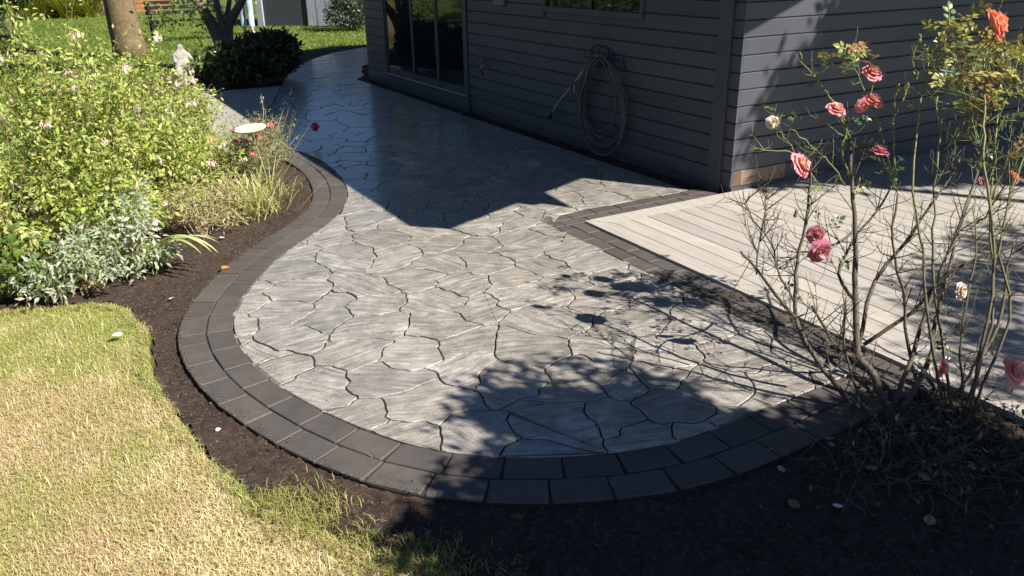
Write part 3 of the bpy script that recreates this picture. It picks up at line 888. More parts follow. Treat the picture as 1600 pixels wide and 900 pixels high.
def flower_stalks(name, label, base, n, H_, cols, fcols, seed, nf, fr_, spread=.1, leaf=.03, cat='plant'):
    rg = np.random.default_rng(seed); root = empty(name, base, label, cat); st = MB(); LP = []; LD = []; tips = []
    for k in range(n):
        a = rg.random()*6.28; l = H_*(.6+.5*rg.random()); b = np.array(base)+np.array([rg.normal(0,spread*.5), rg.normal(0,spread*.5), 0])
        tip = b+np.array([math.cos(a)*spread*1.6*rg.random(), math.sin(a)*spread*1.6*rg.random(), l])
        P = [b, b*.5+tip*.5+rg.normal(0,.015,3), tip]; st.tube(P, [.003,.0022,.001], 4); tips.append(tip)
        for q in range(18):
            t = rg.random()*.9; LP.append(b*(1-t)+tip*t+rg.normal(0,.02,3)); LD.append(unit(rnd_dirs(1,rg)[0]+np.array([0,0,.2])))
    st.build('stems', MAT['soft_stem'], root); m = len(LP)
    tag(scatter('foliage', LEAF_V, LEAF_F, LP, LD, unit(np.array([.2,-.3,.9])+.5*rg.normal(size=(m,3))), leaf*(.6+.7*rg.random(m)), tint(m, rg, cols), MAT['leaf'], root), kind='stuff')
    for k in range(nf):
        p = tips[k % len(tips)]; V = []; F = []; C = []
        for j in range(26):
            dv = rnd_dirs(1, rg)[0]; dv[2] = abs(dv[2])*.8; c = p+dv*fr_*(.5+.6*rg.random()); sd = unit(np.cross(dv, rg.normal(size=3))); s2 = np.cross(dv, sd); n0 = len(V)
            V += [c+sd*fr_*.3, c+s2*fr_*.3, c-sd*fr_*.3, c-s2*fr_*.3]; C += [tint(1, rg, fcols)[0]]*4; F.append((n0,n0+1,n0+2,n0+3))
        mesh_np('flower_head', np.array(V), np.array(F), MAT['petal'], root, False, np.array(C))
    return root
flower_stalks('phlox', 'red and white flowered plant beside the dish on a stake', (1.36,6.75,-.02), 26, .46, [(.24,.26,.09),(.32,.30,.14),(.18,.22,.07)], [(.75,.10,.12),(.8,.2,.2),(.82,.6,.58)], 41, 7, .035, .16, cat='flower')
flower_stalks('valerian', 'wispy grey green plant with one bright pink head leaning over the stones', (1.66,7.45,-.02), 34, .46, [(.20,.22,.10),(.30,.27,.15),(.14,.18,.07)], [(.72,.06,.24),(.8,.12,.32)], 42, 0, .04, .20, cat='flower')
bushy, _ = dome_shrub('grey_shrub', 'small grey green shrub with fading seed heads at the path corner', 'shrub', (1.55,7.25,-.02), [(1.50,7.2,.34,.48,1.1),(1.68,7.5,.24,.42,.7),(1.3,6.75,.26,.36,.7)], .032, [(.22,.25,.11),(.30,.29,.16),(.17,.21,.08)], 44, nstem=46, per=34, droop=.1, spread=.05, width=.7, stem_mat='dry_stem')
# bright pink head on its own stalk
pk = empty('pink_flower', (1.78,7.35,-.02), 'single bright pink flower head on a leaning stalk above the wet stones', 'flower')
hp = at(492,198,8.05); MB().tube([(1.70,7.3,-.02), tuple((np.array([1.70,7.3,0])+hp)/2+np.array([0,0,.06])), tuple(hp)], [.004,.003,.002], 5).build('stem', MAT['soft_stem'], pk)
rg = np.random.default_rng(3); V = []; F = []; C = []
for j in range(90):
    dv = rnd_dirs(1, rg)[0]; c = hp+dv*.042*(.5+.55*rg.random()); sd = unit(np.cross(dv, rg.normal(size=3))); s2 = np.cross(dv, sd); n0 = len(V)
    V += [c+sd*.016, c+s2*.016, c-sd*.016, c-s2*.016]; C += [tint(1, rg, [(.75,.05,.22),(.8,.12,.3)])[0]]*4; F.append((n0,n0+1,n0+2,n0+3))
mesh_np('flower_head', np.array(V), np.array(F), MAT['petal'], pk, False, np.array(C))
# thin white-flowered stalks in front of the dark path
for k, (uv, bp, hgt) in enumerate((((468,103+60),(1.95,8.1),.0),((455,140),(1.9,8.2),.0),((408,147),(1.75,8.0),.0))):
    tipp = at(uv[0], uv[1], 8.6+.2*k); g_ = empty('gaura', (bp[0], bp[1], -.02), ['thin white gaura stalk rising over the shaded stones','taller gaura stalk with white buds beside the path corner','leaning bare gaura stalk at the concrete path'][k], 'flower')
    mid = (np.array([*bp,0])+tipp)/2+np.array([.03,0,.08]); MB().tube([(bp[0],bp[1],-.02), tuple(mid), tuple(tipp)], [.004,.003,.0015], 5).build('stem', MAT['dry_stem'], g_)
    rg = np.random.default_rng(60+k); m = 16; pp = [mid+(tipp-mid)*rg.random()+rg.normal(0,.02,3) for _ in range(m)]
    tag(scatter('flower_head', LEAF_V, LEAF_F, pp, rnd_dirs(m,rg), rnd_dirs(m,rg), .03*np.ones(m), tint(m, rg, [(.8,.78,.75),(.7,.6,.6),(.3,.33,.15)]), MAT['petal'], g_))
# dish on a stake
ds = empty('birdbath_dish', tuple(gp(421,286)), 'shallow pale stone dish on a thin metal stake among flowers', 'birdbath')
db = gp(421,286); dt = db+np.array([-.09,.02,.44])
MB().tube([tuple(db+np.array([0,0,-.05])), tuple(db*.5+dt*.5), tuple(dt)], .006, 8).build('stake', simple('weathered_metal', (.30,.28,.22), .6), ds)
dm = MB().lathe([(.02,-.012),(.085,-.004),(.125,.014),(.130,.022),(.122,.024),(.085,.010),(.02,.006)], (0,0,0), 28).build('dish', simple('pale_stone', (.55,.52,.40), .8, .15, 20., .4), ds, True)
orient(dm, dt, (-.10,-.05,1))

# ------------------------------------------------------------------ roses at the deck corner
def taper(n, r0, r1): return [r0+(r1-r0)*i/(n-1) for i in range(n)]
rg_r = np.random.default_rng(8)
def depth_of(p): return float(CAM_M[2] @ (np.asarray(p)-CAM_P))
def px_cane(pts, d0, d1, r0, r1):
    n = len(pts); P = [at(u, v, d0+(d1-d0)*i/(n-1)) for i, (u, v) in enumerate(pts)]
    C = smooth_curve(P, 3); C += rg_r.normal(0,.003,C.shape); return C, taper(len(C), r0, r1)
def twig_tree(mb, C, n, L, r, rg, lvl=1):
    out = []
    for k in range(n):
        i = rg.integers(max(1, len(C)//4), len(C)-1); b = C[i]; t = unit(C[i]-C[i-1])
        dv = unit(t*.55+rnd_dirs(1, rg)[0]*.85+np.array([0,0,.28])); l = L*(.4+.9*rg.random()); bend = rg.normal(0,.15,3)
        P = np.array([b, b+dv*l*.35+bend*l*.2, b+(dv+bend*.6)*l*.7, b+unit(dv+bend+np.array([0,0,.25]))*l])
        P[:,2] = np.maximum(P[:,2], .02)
        mb.tube(P, taper(4, r, r*.35), 4); out.append(P)
        if lvl > 0 and rg.random() < .7: out += twig_tree(mb, np.array(P), 2, L*.55, r*.6, rg, lvl-1)
    return out
def rose_leaf_mesh():
    V = []; F = []; n0 = 0
    L = []
    for (px_, py_, a, s_) in ((0,.055,0,.034),(.004,.045,-1.0,.027),(-.004,.045,1.0,.027),(.003,.022,-1.1,.023),(-.003,.022,1.1,.023)):
        ca, sa = math.cos(a), math.sin(a); n0 = len(V)
        for x_, y_, z_ in ((0,0,0),(-.30,.3,.07),(-.27,.65,.06),(0,1,-.06),(.27,.65,.06),(.30,.3,.07),(0,.5,0)):
            x_, y_, z_ = x_*s_, y_*s_, z_*s_; V.append((px_+x_*ca-y_*sa, py_+x_*sa+y_*ca, z_))
        F += [(n0,n0+6,n0+1),(n0+1,n0+6,n0+2),(n0+2,n0+6,n0+3),(n0+3,n0+6,n0+4),(n0+4,n0+6,n0+5),(n0+5,n0+6,n0)]
    n0 = len(V); V += [(-.0008,0,0),(.0008,0,0),(.0005,.055,0),(-.0005,.055,0)]; F.append((n0,n0+1,n0+2,n0+3))
    return V, F
RLV, RLF = rose_leaf_mesh()
rose_leaf = []
for c in ((.14,.18,.04),(.27,.27,.06),(.28,.16,.07),(.07,.11,.04),(.38,.35,.12)):
    me = bpy.data.meshes.new('rose_leaf'); me.from_pydata(RLV, [], RLF)
    a = me.attributes.new('tint','FLOAT_COLOR','POINT'); a.data.foreach_set('color', np.tile(np.array([*c,1],np.float32), len(RLV)))
    me.materials.append(MAT['leaf_gloss']); me.update(); rose_leaf.append(me)
def put_leaf(root, p, dv, kind, s, rg):
    o = link('leaf', rose_leaf[kind], None, root); y = unit(np.asarray(dv)); up = unit(np.array([.2,-.3,.9])+.5*rg.normal(size=3)); x = unit(np.cross(y, up)); z = np.cross(x, y)
    o.matrix_basis = Matrix(((x[0]*s,y[0]*s,z[0]*s,p[0]),(x[1]*s,y[1]*s,z[1]*s,p[1]),(x[2]*s,y[2]*s,z[2]*s,p[2]),(0,0,0,1)))
roses = [rose_mesh(1), rose_mesh(2, inner=(.88,.68,.55)), rose_mesh(3, inner=(.88,.55,.34), outer=(.84,.28,.38)), rose_mesh(4, outer=(.60,.20,.32), inner=(.70,.45,.5)), rose_mesh(5, inner=(.8,.78,.74), outer=(.76,.62,.64))]
def put_rose(root, u, v, dep, k, s, face=(0,-.2,.6)):
    s *= .92; p = at(u, v, dep); o = link('rose_bloom', roses[k], None, root); fz = unit(np.array(face)+.25*rg_r.normal(size=3)); orient(o, p-fz*.02, fz, rg_r.random()*6, s)
    return p
def rosebud(root, u, v, dep, s=1.):
    p = at(u, v, dep); o = MB().lathe([(.001,-.014),(.006,-.010),(.0075,-.002),(.006,.004),(.008,.010),(.004,.020),(.0005,.026)], (0,0,0), 8).build('rose_hip', MAT['green_cane'], root, True)
    orient(o, p, (rg_r.normal(0,.3), rg_r.normal(0,.3), 1), 0, s)
    return p

baseA = gp(1392,650,-.02); DA = depth_of(baseA)
roseA = empty('rose_bush', tuple(baseA), 'leggy rose bush with dark woody canes and pink blooms at the patio edge', 'rose bush')
wood = MB(); green = MB(); rgA = np.random.default_rng(81)
A_WOOD = [([(1400,713),(1339,641),(1283,574),(1250,519),(1233,485),(1172,408),(1156,394)], 3.22, 3.25, .013, .004),
 ([(1283,574),(1250,519),(1243,463),(1245,413),(1258,347),(1267,280),(1258,262)], 3.3, 3.32, .010, .004),
 ([(1392,650),(1367,590),(1340,548),(1337,463),(1336,363),(1333,285),(1328,215)], DA, 3.55, .019, .006),
 ([(1345,560),(1310,545),(1290,515),(1270,480)], 3.45, 3.3, .010, .005),
 ([(1340,548),(1367,441),(1422,369),(1470,300),(1500,250)], 3.45, 3.75, .010, .004),
 ([(1350,540),(1428,485),(1478,430),(1544,397),(1610,380)], 3.45, 3.3, .009, .004),
 ([(1395,640),(1417,580),(1444,502),(1467,430),(1489,380),(1520,320)], DA, 3.5, .011, .004),
 ([(1405,645),(1450,569),(1461,502),(1483,419),(1500,347),(1532,257)], DA, 3.6, .012, .005),
 ([(1420,650),(1489,619),(1522,574),(1561,502),(1572,435),(1583,380)], DA, 3.4, .010, .004),
 ([(1337,470),(1310,430),(1330,380),(1370,330),(1400,280)], 3.5, 3.75, .008, .004),
 ([(1240,470),(1215,420),(1205,380),(1168,330),(1170,300)], 3.28, 3.35, .005, .002),
 ([(1180,430),(1185,380),(1195,330),(1199,305)], 3.26, 3.4, .004, .002),
 ([(1336,360),(1300,385),(1250,395),(1225,420)], 3.55, 3.3, .006, .003),
 ([(1440,620),(1420,540),(1410,450),(1395,380),(1402,300)], 3.3, 3.3, .008, .004),
 ([(1380,690),(1350,640),(1330,590),(1318,530),(1322,470)], 3.2, 3.1, .007, .003)]
tw = []
for pts, a_, b_, r0, r1 in A_WOOD:
    C, R_ = px_cane(pts, a_, b_, r0, r1); wood.tube(C, R_, 7); tw += twig_tree(wood, C, 18, .17, .0026, rgA, 1)
A_GREEN = [([(1328,215),(1317,188),(1301,157),(1286,138),(1270,117),(1251,92)], 3.55, 3.5, .0055, .0025),
 ([(1330,280),(1314,238),(1323,201),(1308,170)], 3.55, 3.55, .005, .003),
 ([(1367,250),(1336,226),(1311,207),(1292,191)], 3.6, 3.5, .004, .002),
 ([(1320,290),(1301,260),(1280,241),(1258,219),(1236,199)], 3.5, 3.4, .005, .0025),
 ([(1280,290),(1262,262),(1242,241),(1214,235),(1182,235)], 3.4, 3.35, .004, .002),
 ([(1242,240),(1232,222),(1222,210),(1212,195)], 3.38, 3.35, .003, .002),
 ([(1400,290),(1385,240),(1375,200),(1362,160),(1365,120)], 3.7, 3.6, .005, .003),
 ([(1400,280),(1395,194),(1404,173),(1418,138)], 3.75, 3.75, .004, .0025),
 ([(1362,165),(1345,130),(1332,95),(1326,72)], 3.6, 3.55, .004, .002),
 ([(1400,300),(1390,270),(1376,240)], 3.65, 3.5, .004, .003),
 ([(1270,300),(1266,320),(1262,350)], 3.3, 3.3, .004, .003)]
for pts, a_, b_, r0, r1 in A_GREEN:
    C, R_ = px_cane(pts, a_, b_, r0, r1); green.tube(C, R_, 6); tw += twig_tree(green, C, 6, .11, .0022, rgA, 1)
wood.build('woody_canes', MAT['brown_cane'], roseA, True); green.build('green_canes', MAT['green_cane'], roseA, True)
for u, v, dp, k, s, fc in ((1365,112,3.58,0,.95,(-.1,-.3,.6)),(1308,168,3.5,0,.92,(-.3,-.5,.3)),(1366,155,3.55,1,.95,(.3,-.5,.4)),(1350,166,3.55,0,.75,(-.3,-.5,.1)),(1252,257,3.35,0,1.2,(-.1,-.6,.5)),(1376,233,3.5,3,.85,(0,-.2,.8)),(1328,73,3.55,0,.6,(0,-.2,.8)),(1275,368,3.38,3,.8,(-.2,-.6,.2)),(1283,393,3.38,3,1.1,(0,-.7,.2)),(1476,577,3.1,0,.8,(.1,-.6,.3)),(1208,190,3.36,4,.6,(-.6,-.3,.2)),(1145,466,3.2,4,.65,(-.2,-.4,-.6)),(1505,455,3.4,4,.8,(0,-.6,.3))):
    put_rose(roseA, u, v, dp, k, s, fc)
MB().tube([tuple(at(1172,408,3.25)), tuple(at(1160,430,3.22)), tuple(at(1146,452,3.2)), tuple(at(1145,462,3.2))], .0016, 5).build('flower_stem', MAT['brown_cane'], roseA)
for u, v, dp in ((1251,90,3.5),(1418,136,3.75),(1437,62,3.6),(1340,285,3.4),(1430,120,3.7),(1243,335,3.3)): rosebud(roseA, u, v, dp)
for u, v, k, s, n in ((1335,80,1,1.1,6),(1300,78,1,1.0,3),(1345,95,2,1.0,4),(1325,110,3,.9,3),(1345,178,3,.8,3),(1215,190,0,.7,3),(1270,290,0,.7,3),(1290,345,3,1.0,3),(1310,400,3,.8,4),(1235,440,3,.7,3),(1260,465,3,.7,2),(1390,250,0,.7,3),(1370,300,3,.8,2),(1490,560,3,.9,4),(1520,540,3,.8,3)):
    for q in range(int(n*1.6)):
        put_leaf(roseA, at(u+rgA.normal(0,14), v+rgA.normal(0,8), 3.45+rgA.normal(0,.08)), np.array([rgA.normal(), rgA.normal(), .1+.4*rgA.normal()]), k if rgA.random() < .7 else int(rgA.integers(0,5)), s*(.7+.5*rgA.random()), rgA)

baseB = gp(1500,655,-.02); DB = depth_of(baseB)
roseB = empty('rose_bush', tuple(baseB), 'taller rose bush with sunlit yellow green canes and one orange pink bloom', 'rose bush')
green = MB(); rgB = np.random.default_rng(91)
B_GREEN = [([(1490,660),(1478,560),(1463,450),(1462,360),(1463,297),(1472,233),(1470,167),(1467,133),(1460,93)], DB, 3.55, .009, .003),
 ([(1480,655),(1455,520),(1440,400),(1425,300),(1433,170),(1440,133),(1445,93),(1437,67)], DB, 3.65, .009, .0028),
 ([(1505,655),(1530,560),(1548,460),(1550,370),(1532,257),(1532,200),(1533,150),(1530,100),(1548,62)], DB, 3.3, .010, .004),
 ([(1510,655),(1540,540),(1552,440),(1548,340),(1552,267),(1560,200),(1563,133),(1575,100)], DB, 3.45, .009, .003),
 ([(1515,655),(1575,500),(1560,400),(1575,300),(1600,220),(1625,150)], DB, 3.3, .009, .003),
 ([(1550,310),(1575,250),(1600,210)], 3.4, 3.3, .006, .003),
 ([(1525,350),(1545,330),(1570,290),(1600,262)], 3.4, 3.3, .006, .003),
 ([(1532,200),(1510,170),(1500,140),(1495,110)], 3.35, 3.3, .004, .002),
 ([(1563,150),(1580,130),(1600,112)], 3.4, 3.35, .004, .002),
 ([(1472,233),(1500,215),(1520,190)], 3.5, 3.4, .004, .002),
 ([(1505,655),(1500,560),(1510,470),(1525,400),(1518,330)], DB, 3.2, .007, .003)]
for pts, a_, b_, r0, r1 in B_GREEN:
    C, R_ = px_cane(pts, a_, b_, r0*.72, r1*.85); C[2:] += .012*np.cumsum(rgB.normal(0,.35,(len(C)-2,3)),0)*.5; green.tube(C, R_, 7); twig_tree(green, C, 18, .17, .0022, rgB, 1)
green.build('green_canes', MAT['cane'], roseB, True)
for u, v, dp, k, s, fc in ((1556,38,3.3,2,1.45,(.2,-.3,.7)),(1590,275,3.3,2,.6,(.2,-.5,.4)),(1540,281,3.35,3,.45,(0,-.6,.2)),(1586,580,2.95,1,1.15,(.1,-.7,.2)),(1548,152,3.35,0,.5,(0,-.6,.2))):
    put_rose(roseB, u, v, dp, k, s, fc)
for u, v, k, s, n in ((1480,42,1,1.1,3),(1515,45,1,1.0,3),(1460,85,0,.8,4),(1500,75,4,1.0,7),(1530,85,1,1.1,7),(1560,80,4,1.1,7),(1590,95,1,1.1,6),(1475,110,4,.9,4),(1520,120,4,1.0,6),(1550,110,2,1.0,5),(1585,130,0,1.0,5),(1510,155,0,1.2,3),(1580,180,3,1.5,3),(1545,155,2,.9,4),(1595,235,2,1.0,3),(1540,250,3,.8,3)):
    for q in range(n*3):
        put_leaf(roseB, at(u+rgB.normal(0,16), v+rgB.normal(0,10), 3.4+rgB.normal(0,.1)), np.array([rgB.normal(), rgB.normal(), .1+.4*rgB.normal()]), k if rgB.random() < .65 else int(rgB.integers(0,5)), s*(.75+.5*rgB.random()), rgB)
for u, v, dp in ((1437,62,3.6),(1430,120,3.6),(1427,165,3.6),(1402,140,3.7)): rosebud(roseB, u, v, dp, 1.1)

# tangle of dry stems at the foot of the roses
baseC = gp(1462,705,-.02)
tang = empty('dead_twig_tangle', tuple(baseC), 'low tangle of dry grey twigs and withered leaves under the roses', 'dry plant')
mbt = MB(); rgC = np.random.default_rng(95); LP = []; LD = []
for k in range(260):
    b = baseC+np.array([rgC.normal(0,.2), rgC.normal(0,.15), 0]); a = rgC.random()*6.28; l = .12+.26*rgC.random()
    dv = np.array([math.cos(a)*.8, math.sin(a)*.8, .35+.7*rgC.random()]); P = [b]
    for q in range(4): dv = unit(dv+rgC.normal(0,.6,3)+np.array([0,0,-.12*q])); P.append(P[-1]+dv*l/4)
    P = np.array(P); P[:,2] = np.maximum(P[:,2], -.015); mbt.tube(P, taper(5,.0026,.0009), 4)
    LP += [P[-1], P[-2]+rgC.normal(0,.01,3)]; LD += [rnd_dirs(1,rgC)[0], rnd_dirs(1,rgC)[0]]
mbt.build('stems', MAT['dead_twig'], tang); m = len(LP)
tag(scatter('foliage', LEAF_V, LEAF_F, LP, LD, rnd_dirs(m,rgC), .03*(.6+.7*rgC.random(m)), tint(m, rgC, [(.16,.12,.08),(.10,.12,.05),(.22,.2,.14)]), MAT['leaf'], tang), kind='stuff')

# ================================================================== hose on the wall
HX = WX-.045
hg = empty('hose_hanger', (WX, 5.93, .84), 'black wire hose hanger fixed to the charcoal siding', 'hose hanger')
wr = MB()
def ywire(P, r_=.004): wr.tube([(x_, y_, z_) for x_, y_, z_ in P], r_, 6)
ywire([(WX-.005,6.17,.80),(WX-.005,6.17,.92),(WX-.01,6.10,.955),(WX-.01,5.98,.955),(WX-.005,5.92,.92),(WX-.005,5.92,.80)])
ywire([(WX-.005,6.06,.80),(WX-.005,6.06,.93),(WX-.01,6.02,.95)]); ywire([(WX-.005,5.84,.80),(WX-.005,5.84,.91),(WX-.01,5.93,.95)])
for k in range(4):
    y_ = 5.76+.12*k; ywire([(WX-.004,y_,.86),(WX-.05,y_,.85),(WX-.12,y_,.86),(WX-.125,y_,.90)])
ywire([(WX-.07,5.72,.845),(WX-.07,6.16,.845)]); ywire([(WX-.11,5.72,.857),(WX-.11,6.16,.857)])
ywire([(WX-.004,5.66,.78),(WX-.05,5.64,.88),(WX-.11,5.56,.85),(WX-.11,5.55,.80)])
wr.build('wire_frame', MAT['black'], hg, True)
MB().box((WX-.006,5.72,.77),(WX-.0005,6.14,.80), .002).build('mounting_plate', MAT['black'], hg)
hr = np.random.default_rng(17)
P = []
loops = [(.335,.385,.0),(.30,.40,-.012),(.25,.36,.02),(.345,.43,-.03),(.28,.33,.03),(.31,.44,-.05)]
for k, (a_, b_, dy) in enumerate(loops):
    for j in range(28):
        t = j/28*2*math.pi + math.pi/2; top = .868 + .012*(k % 3)
        z_ = top - b_ + b_*math.sin(t)
        y_ = 5.93 + dy + a_*math.cos(t)*(1.0 if math.sin(t) < .3 else .88) - .02*math.sin(t*2)
        P.append((WX-.035-.013*k-.012*(math.sin(t) > .6)-.01*math.sin(t*1.5+k), y_, max(z_, .012)))
P += [(WX-.10,5.9,.86),(WX-.09,6.12,.72),(WX-.08,6.22,.42),(WX-.08,6.13,.24),(WX-.07,5.9,.16)]
P = smooth_curve(P, 3)
hs = empty('garden_hose', (WX-.06,5.93,0), 'grey garden hose coiled in loops hanging on the wire hanger', 'hose')
MB().tube([tuple(p) for p in P], .0082, 8).build('hose', simple('grey_hose', (.11,.10,.10), .55, .15, 30., .1), hs, True)
E2 = smooth_curve([(WX-.05,6.14,.20),(WX-.05,6.25,.30),(WX-.05,6.35,.44),(WX-.05,6.37,.52)], 4)
MB().tube([tuple(p) for p in E2], .008, 8).build('hose_end', bpy.data.materials['grey_hose'], hs, True)
MB().lathe([(.010,0),(.014,.005),(.014,.03),(.011,.034),(.013,.04),(.013,.06),(.009,.064)], (WX-.05,6.37,.51), 12).build('connector', simple('brass', (.45,.28,.14), .4, .2, Metallic=None) if False else simple('brass_fitting', (.40,.26,.15), .4), hs, True)
wd = empty('watering_wand', (WX-.05,6.45,.5), 'slim metal watering wand hooked slantwise beside the hose coil', 'watering wand')
MB().tube([(WX-.05,6.14,.82),(WX-.05,6.30,.66),(WX-.05,6.60,.42),(WX-.055,6.68,.35),(WX-.06,6.74,.27)], [.007,.007,.006,.006,.007], 8).build('tube', simple('dull_aluminium', (.45,.46,.48), .4), wd, True)
MB().tube([(WX-.06,6.74,.275),(WX-.062,6.765,.24),(WX-.064,6.785,.215)], [.010,.020,.022], 10).build('rose_head', MAT['black'], wd, True)
MB().tube([(WX-.05,6.36,.612),(WX-.05,6.43,.556)], .013, 8).build('grip', simple('green_plastic', (.03,.10,.07), .5), wd, True)
MB().tube([(WX-.05,6.39,.585),(WX-.05,6.375,.565)], .009, 8).build('inlet', bpy.data.materials['brass_fitting'], wd, True)
tp = empty('garden_tap', (WX,8.18,.57), 'small dark garden tap on the siding beside the glazed door', 'tap')
MB().tube([(WX+.002,8.18,.575),(WX-.05,8.18,.575),(WX-.075,8.18,.565),(WX-.085,8.18,.535)], [.013,.013,.014,.012], 10).build('spout', bpy.data.materials['brass_fitting'], tp, True)
MB().tube([(WX-.045,8.18,.58),(WX-.05,8.18,.625)], .006, 8).tube([(WX-.05,8.145,.628),(WX-.05,8.215,.628)], .008, 8).build('handle', MAT['black'], tp, True)
MB().tube([(WX-.085,8.18,.535),(WX-.085,8.16,.49),(WX-.07,8.15,.47)], .011, 8).build('adapter', MAT['black'], tp, True)

# ================================================================== lawn grass
def grass(name, pts, hgt, wdt, col, seed, flat=.8):
    rg = np.random.default_rng(seed); n = len(pts)
    a = rg.random(n)*2*math.pi; u = np.stack([np.cos(a), np.sin(a), np.zeros(n)], 1); s_ = np.stack([-np.sin(a), np.cos(a), np.zeros(n)], 1)
    l = hgt*(.5+.8*rg.random(n))[:,None]; le = (flat*(.3+.9*rg.random(n)))[:,None]; zz = np.array([0,0,1.])
    w_ = (wdt*(.6+.7*rg.random(n)))[:,None]
    b = pts; m = b + u*l*.30*le + zz*l*.55; t = b + u*l*(.35+.75*le)*.9 + zz*l*(1.0-.55*le)
    V = np.stack([b-s_*w_, b+s_*w_, m+s_*w_*.8, m-s_*w_*.8, t], 1).reshape(-1,3)
    i = np.arange(n)[:,None]*5
    F = np.concatenate([i+np.array([0,1,2]), i+np.array([0,2,3]), i+np.array([3,2,4])], 1).reshape(-1,3)
    C = np.repeat(col, 5, 0)
    return tag(mesh_np(name, V, F, MAT['blade'], None, False, C), kind='stuff')
rgG = np.random.default_rng(33)
N = 300000
pp = np.c_[-1.6+2.8*rgG.random(N), 1.0+3.95*rgG.random(N)]
pp = pp[in_poly(pp, LAWN_POLY)]
# keep to the ground the photo can see plus a margin
dd = np.stack([CAM_M @ (np.array([q[0], q[1], 0])-CAM_P) for q in pp]); okv = (dd[:,2] > .3)
uu = 800+F_PX*dd[:,0]/dd[:,2]; vv = 450+F_PX*dd[:,1]/dd[:,2]
pp = pp[okv & (uu > -260) & (vv < 1150)]
# ragged edge: thin out in the last centimetres, some tufts creep over the soil
_, de = closest_on(pp, LAWN_EDGE, False)
pp = pp[rgG.random(len(pp)) < np.clip(.35+de/.06, 0, 1)]
x, y = pp[:,0], pp[:,1]
_, de = closest_on(pp, LAWN_EDGE, False)
g = 1.45*(fbm(x*1.5+3, y*1.5, 71, 4)-.5) + .75*(fbm(x*6, y*6, 75, 3)-.5) + np.clip((y-3.95)*.95, -.36, .9) + np.clip((.07-de)*3.2, 0, .16)
g = np.clip(.5+g*1.55, 0, 1)
g = np.where(rgG.random(len(pp)) < .16, rgG.random(len(pp)), g)[:,None]
straw = np.array([.74,.60,.38])*(1+.22*rgG.normal(size=(len(pp),1))); brown = np.array([.42,.29,.16])
straw = np.where(fbm(x*3.3, y*3.3, 99, 3)[:,None] > .56, .6*straw+.4*brown, straw)
greenc = np.array([.36,.40,.11])*(1+.22*rgG.normal(size=(len(pp),1)))
colr = np.clip(straw*(1-g)+greenc*g, .02, .8)
grass('lawn_grass', np.c_[pp, np.full(len(pp), -.036)], .030, .0013, colr, 34, .95)
# tufts of grass creeping onto the soil
tufts = [(gp(478,800)[:2], .075, 900), (gp(560,852)[:2], .05, 320), (gp(640,865)[:2], .05, 300), (gp(690,885)[:2], .05, 300), (gp(430,780)[:2], .05, 400), (gp(600,890)[:2], .06, 400), (gp(780,885)[:2], .04, 60)]
tp_ = np.concatenate([c+rgG.normal(0, r_, (n, 2)) for c, r_, n in tufts])
gg = rgG.random((len(tp_),1)); cc = np.clip(np.array([.26,.30,.07])*(gg > .35)+np.array([.40,.30,.15])*(gg <= .35), 0, 1)*(1+.2*rgG.normal(size=(len(tp_),1)))
grass('grass_tufts', np.c_[tp_, np.full(len(tp_), -.03)], .05, .0015, np.clip(cc,.02,.8), 35, .7)
# longer straw stems standing out of the turf
ls = pp[rgG.integers(0, len(pp), 1600)]; gl_ = rgG.random((len(ls),1))
grass('lawn_straw', np.c_[ls, np.full(len(ls), -.034)], .055, .0013, np.clip((np.array([.78,.66,.44])*(gl_ > .3)+np.array([.38,.42,.14])*(gl_ <= .3))*(1+.15*rgG.normal(size=(len(ls),1))), .02, .85), 38, 1.0)
# ragged fringe along the cut edge
_t = LAWN_EDGE[41]-LAWN_EDGE[40]; _q = LAWN_EDGE[40]+np.array([-_t[1], _t[0]])/np.linalg.norm(_t)*.03
sg_ = -1.0 if in_poly(_q[None], LAWN_POLY)[0] else 1.0
ne = 15000; ce = resample(LAWN_EDGE, 2400); ke = rgG.integers(0, 2400, ne); te = np.gradient(ce, axis=0); te /= np.linalg.norm(te, axis=1, keepdims=True)
oe = sg_*(.055*(fbm(ce[ke,0]*9, ce[ke,1]*9, 88, 3)-1.0)+rgG.normal(0,.012,ne))[:,None]; nrm_ = np.stack([-te[:,1], te[:,0]], 1)[ke]
fe = ce[ke]+nrm_*oe; fe = fe[(fe[:,0] > -1.4) & (fe[:,1] > 1.2)]
ge = np.clip(.25+1.6*(fbm(fe[:,0]*4, fe[:,1]*4, 81, 3)-.5)+.5*rgG.random(len(fe)), 0, 1)[:,None]
grass('lawn_fringe', np.c_[fe, np.full(len(fe), -.032)], .036, .0014, np.clip((np.array([.60,.46,.26])*(1-ge)+np.array([.30,.36,.09])*ge)*(1+.2*rgG.normal(size=(len(fe),1))), .02, .8), 37, 1.0)
# far lawn
N = 90000
pf = np.c_[-6+18*rgG.random(N), 12+20*rgG.random(N)**1.0]
pf = pf[~in_poly(pf, np.array(FARBED)) & ~in_poly(pf, PATIO) & ~in_poly(pf, np.array(CONCRETE)) & ~((pf[:,0] > 4.2) & (pf[:,1] < 14.6))]
dd = (np.c_[pf, np.zeros(len(pf))]-CAM_P) @ CAM_M.T; uu = 800+F_PX*dd[:,0]/dd[:,2]; vv = 450+F_PX*dd[:,1]/dd[:,2]
pf = pf[(uu > -60) & (uu < 640) & (vv > -40)]
cf = np.clip(np.array([.17,.245,.045])*(1+.25*rgG.normal(size=(len(pf),1)))*(.8+.5*fbm(pf[:,0]*1.2, pf[:,1]*1.2, 12)[:,None]), .02, .7)
grass('lawn_grass', np.c_[pf, np.full(len(pf), -.036)], .075, .006, cf, 36, .8)

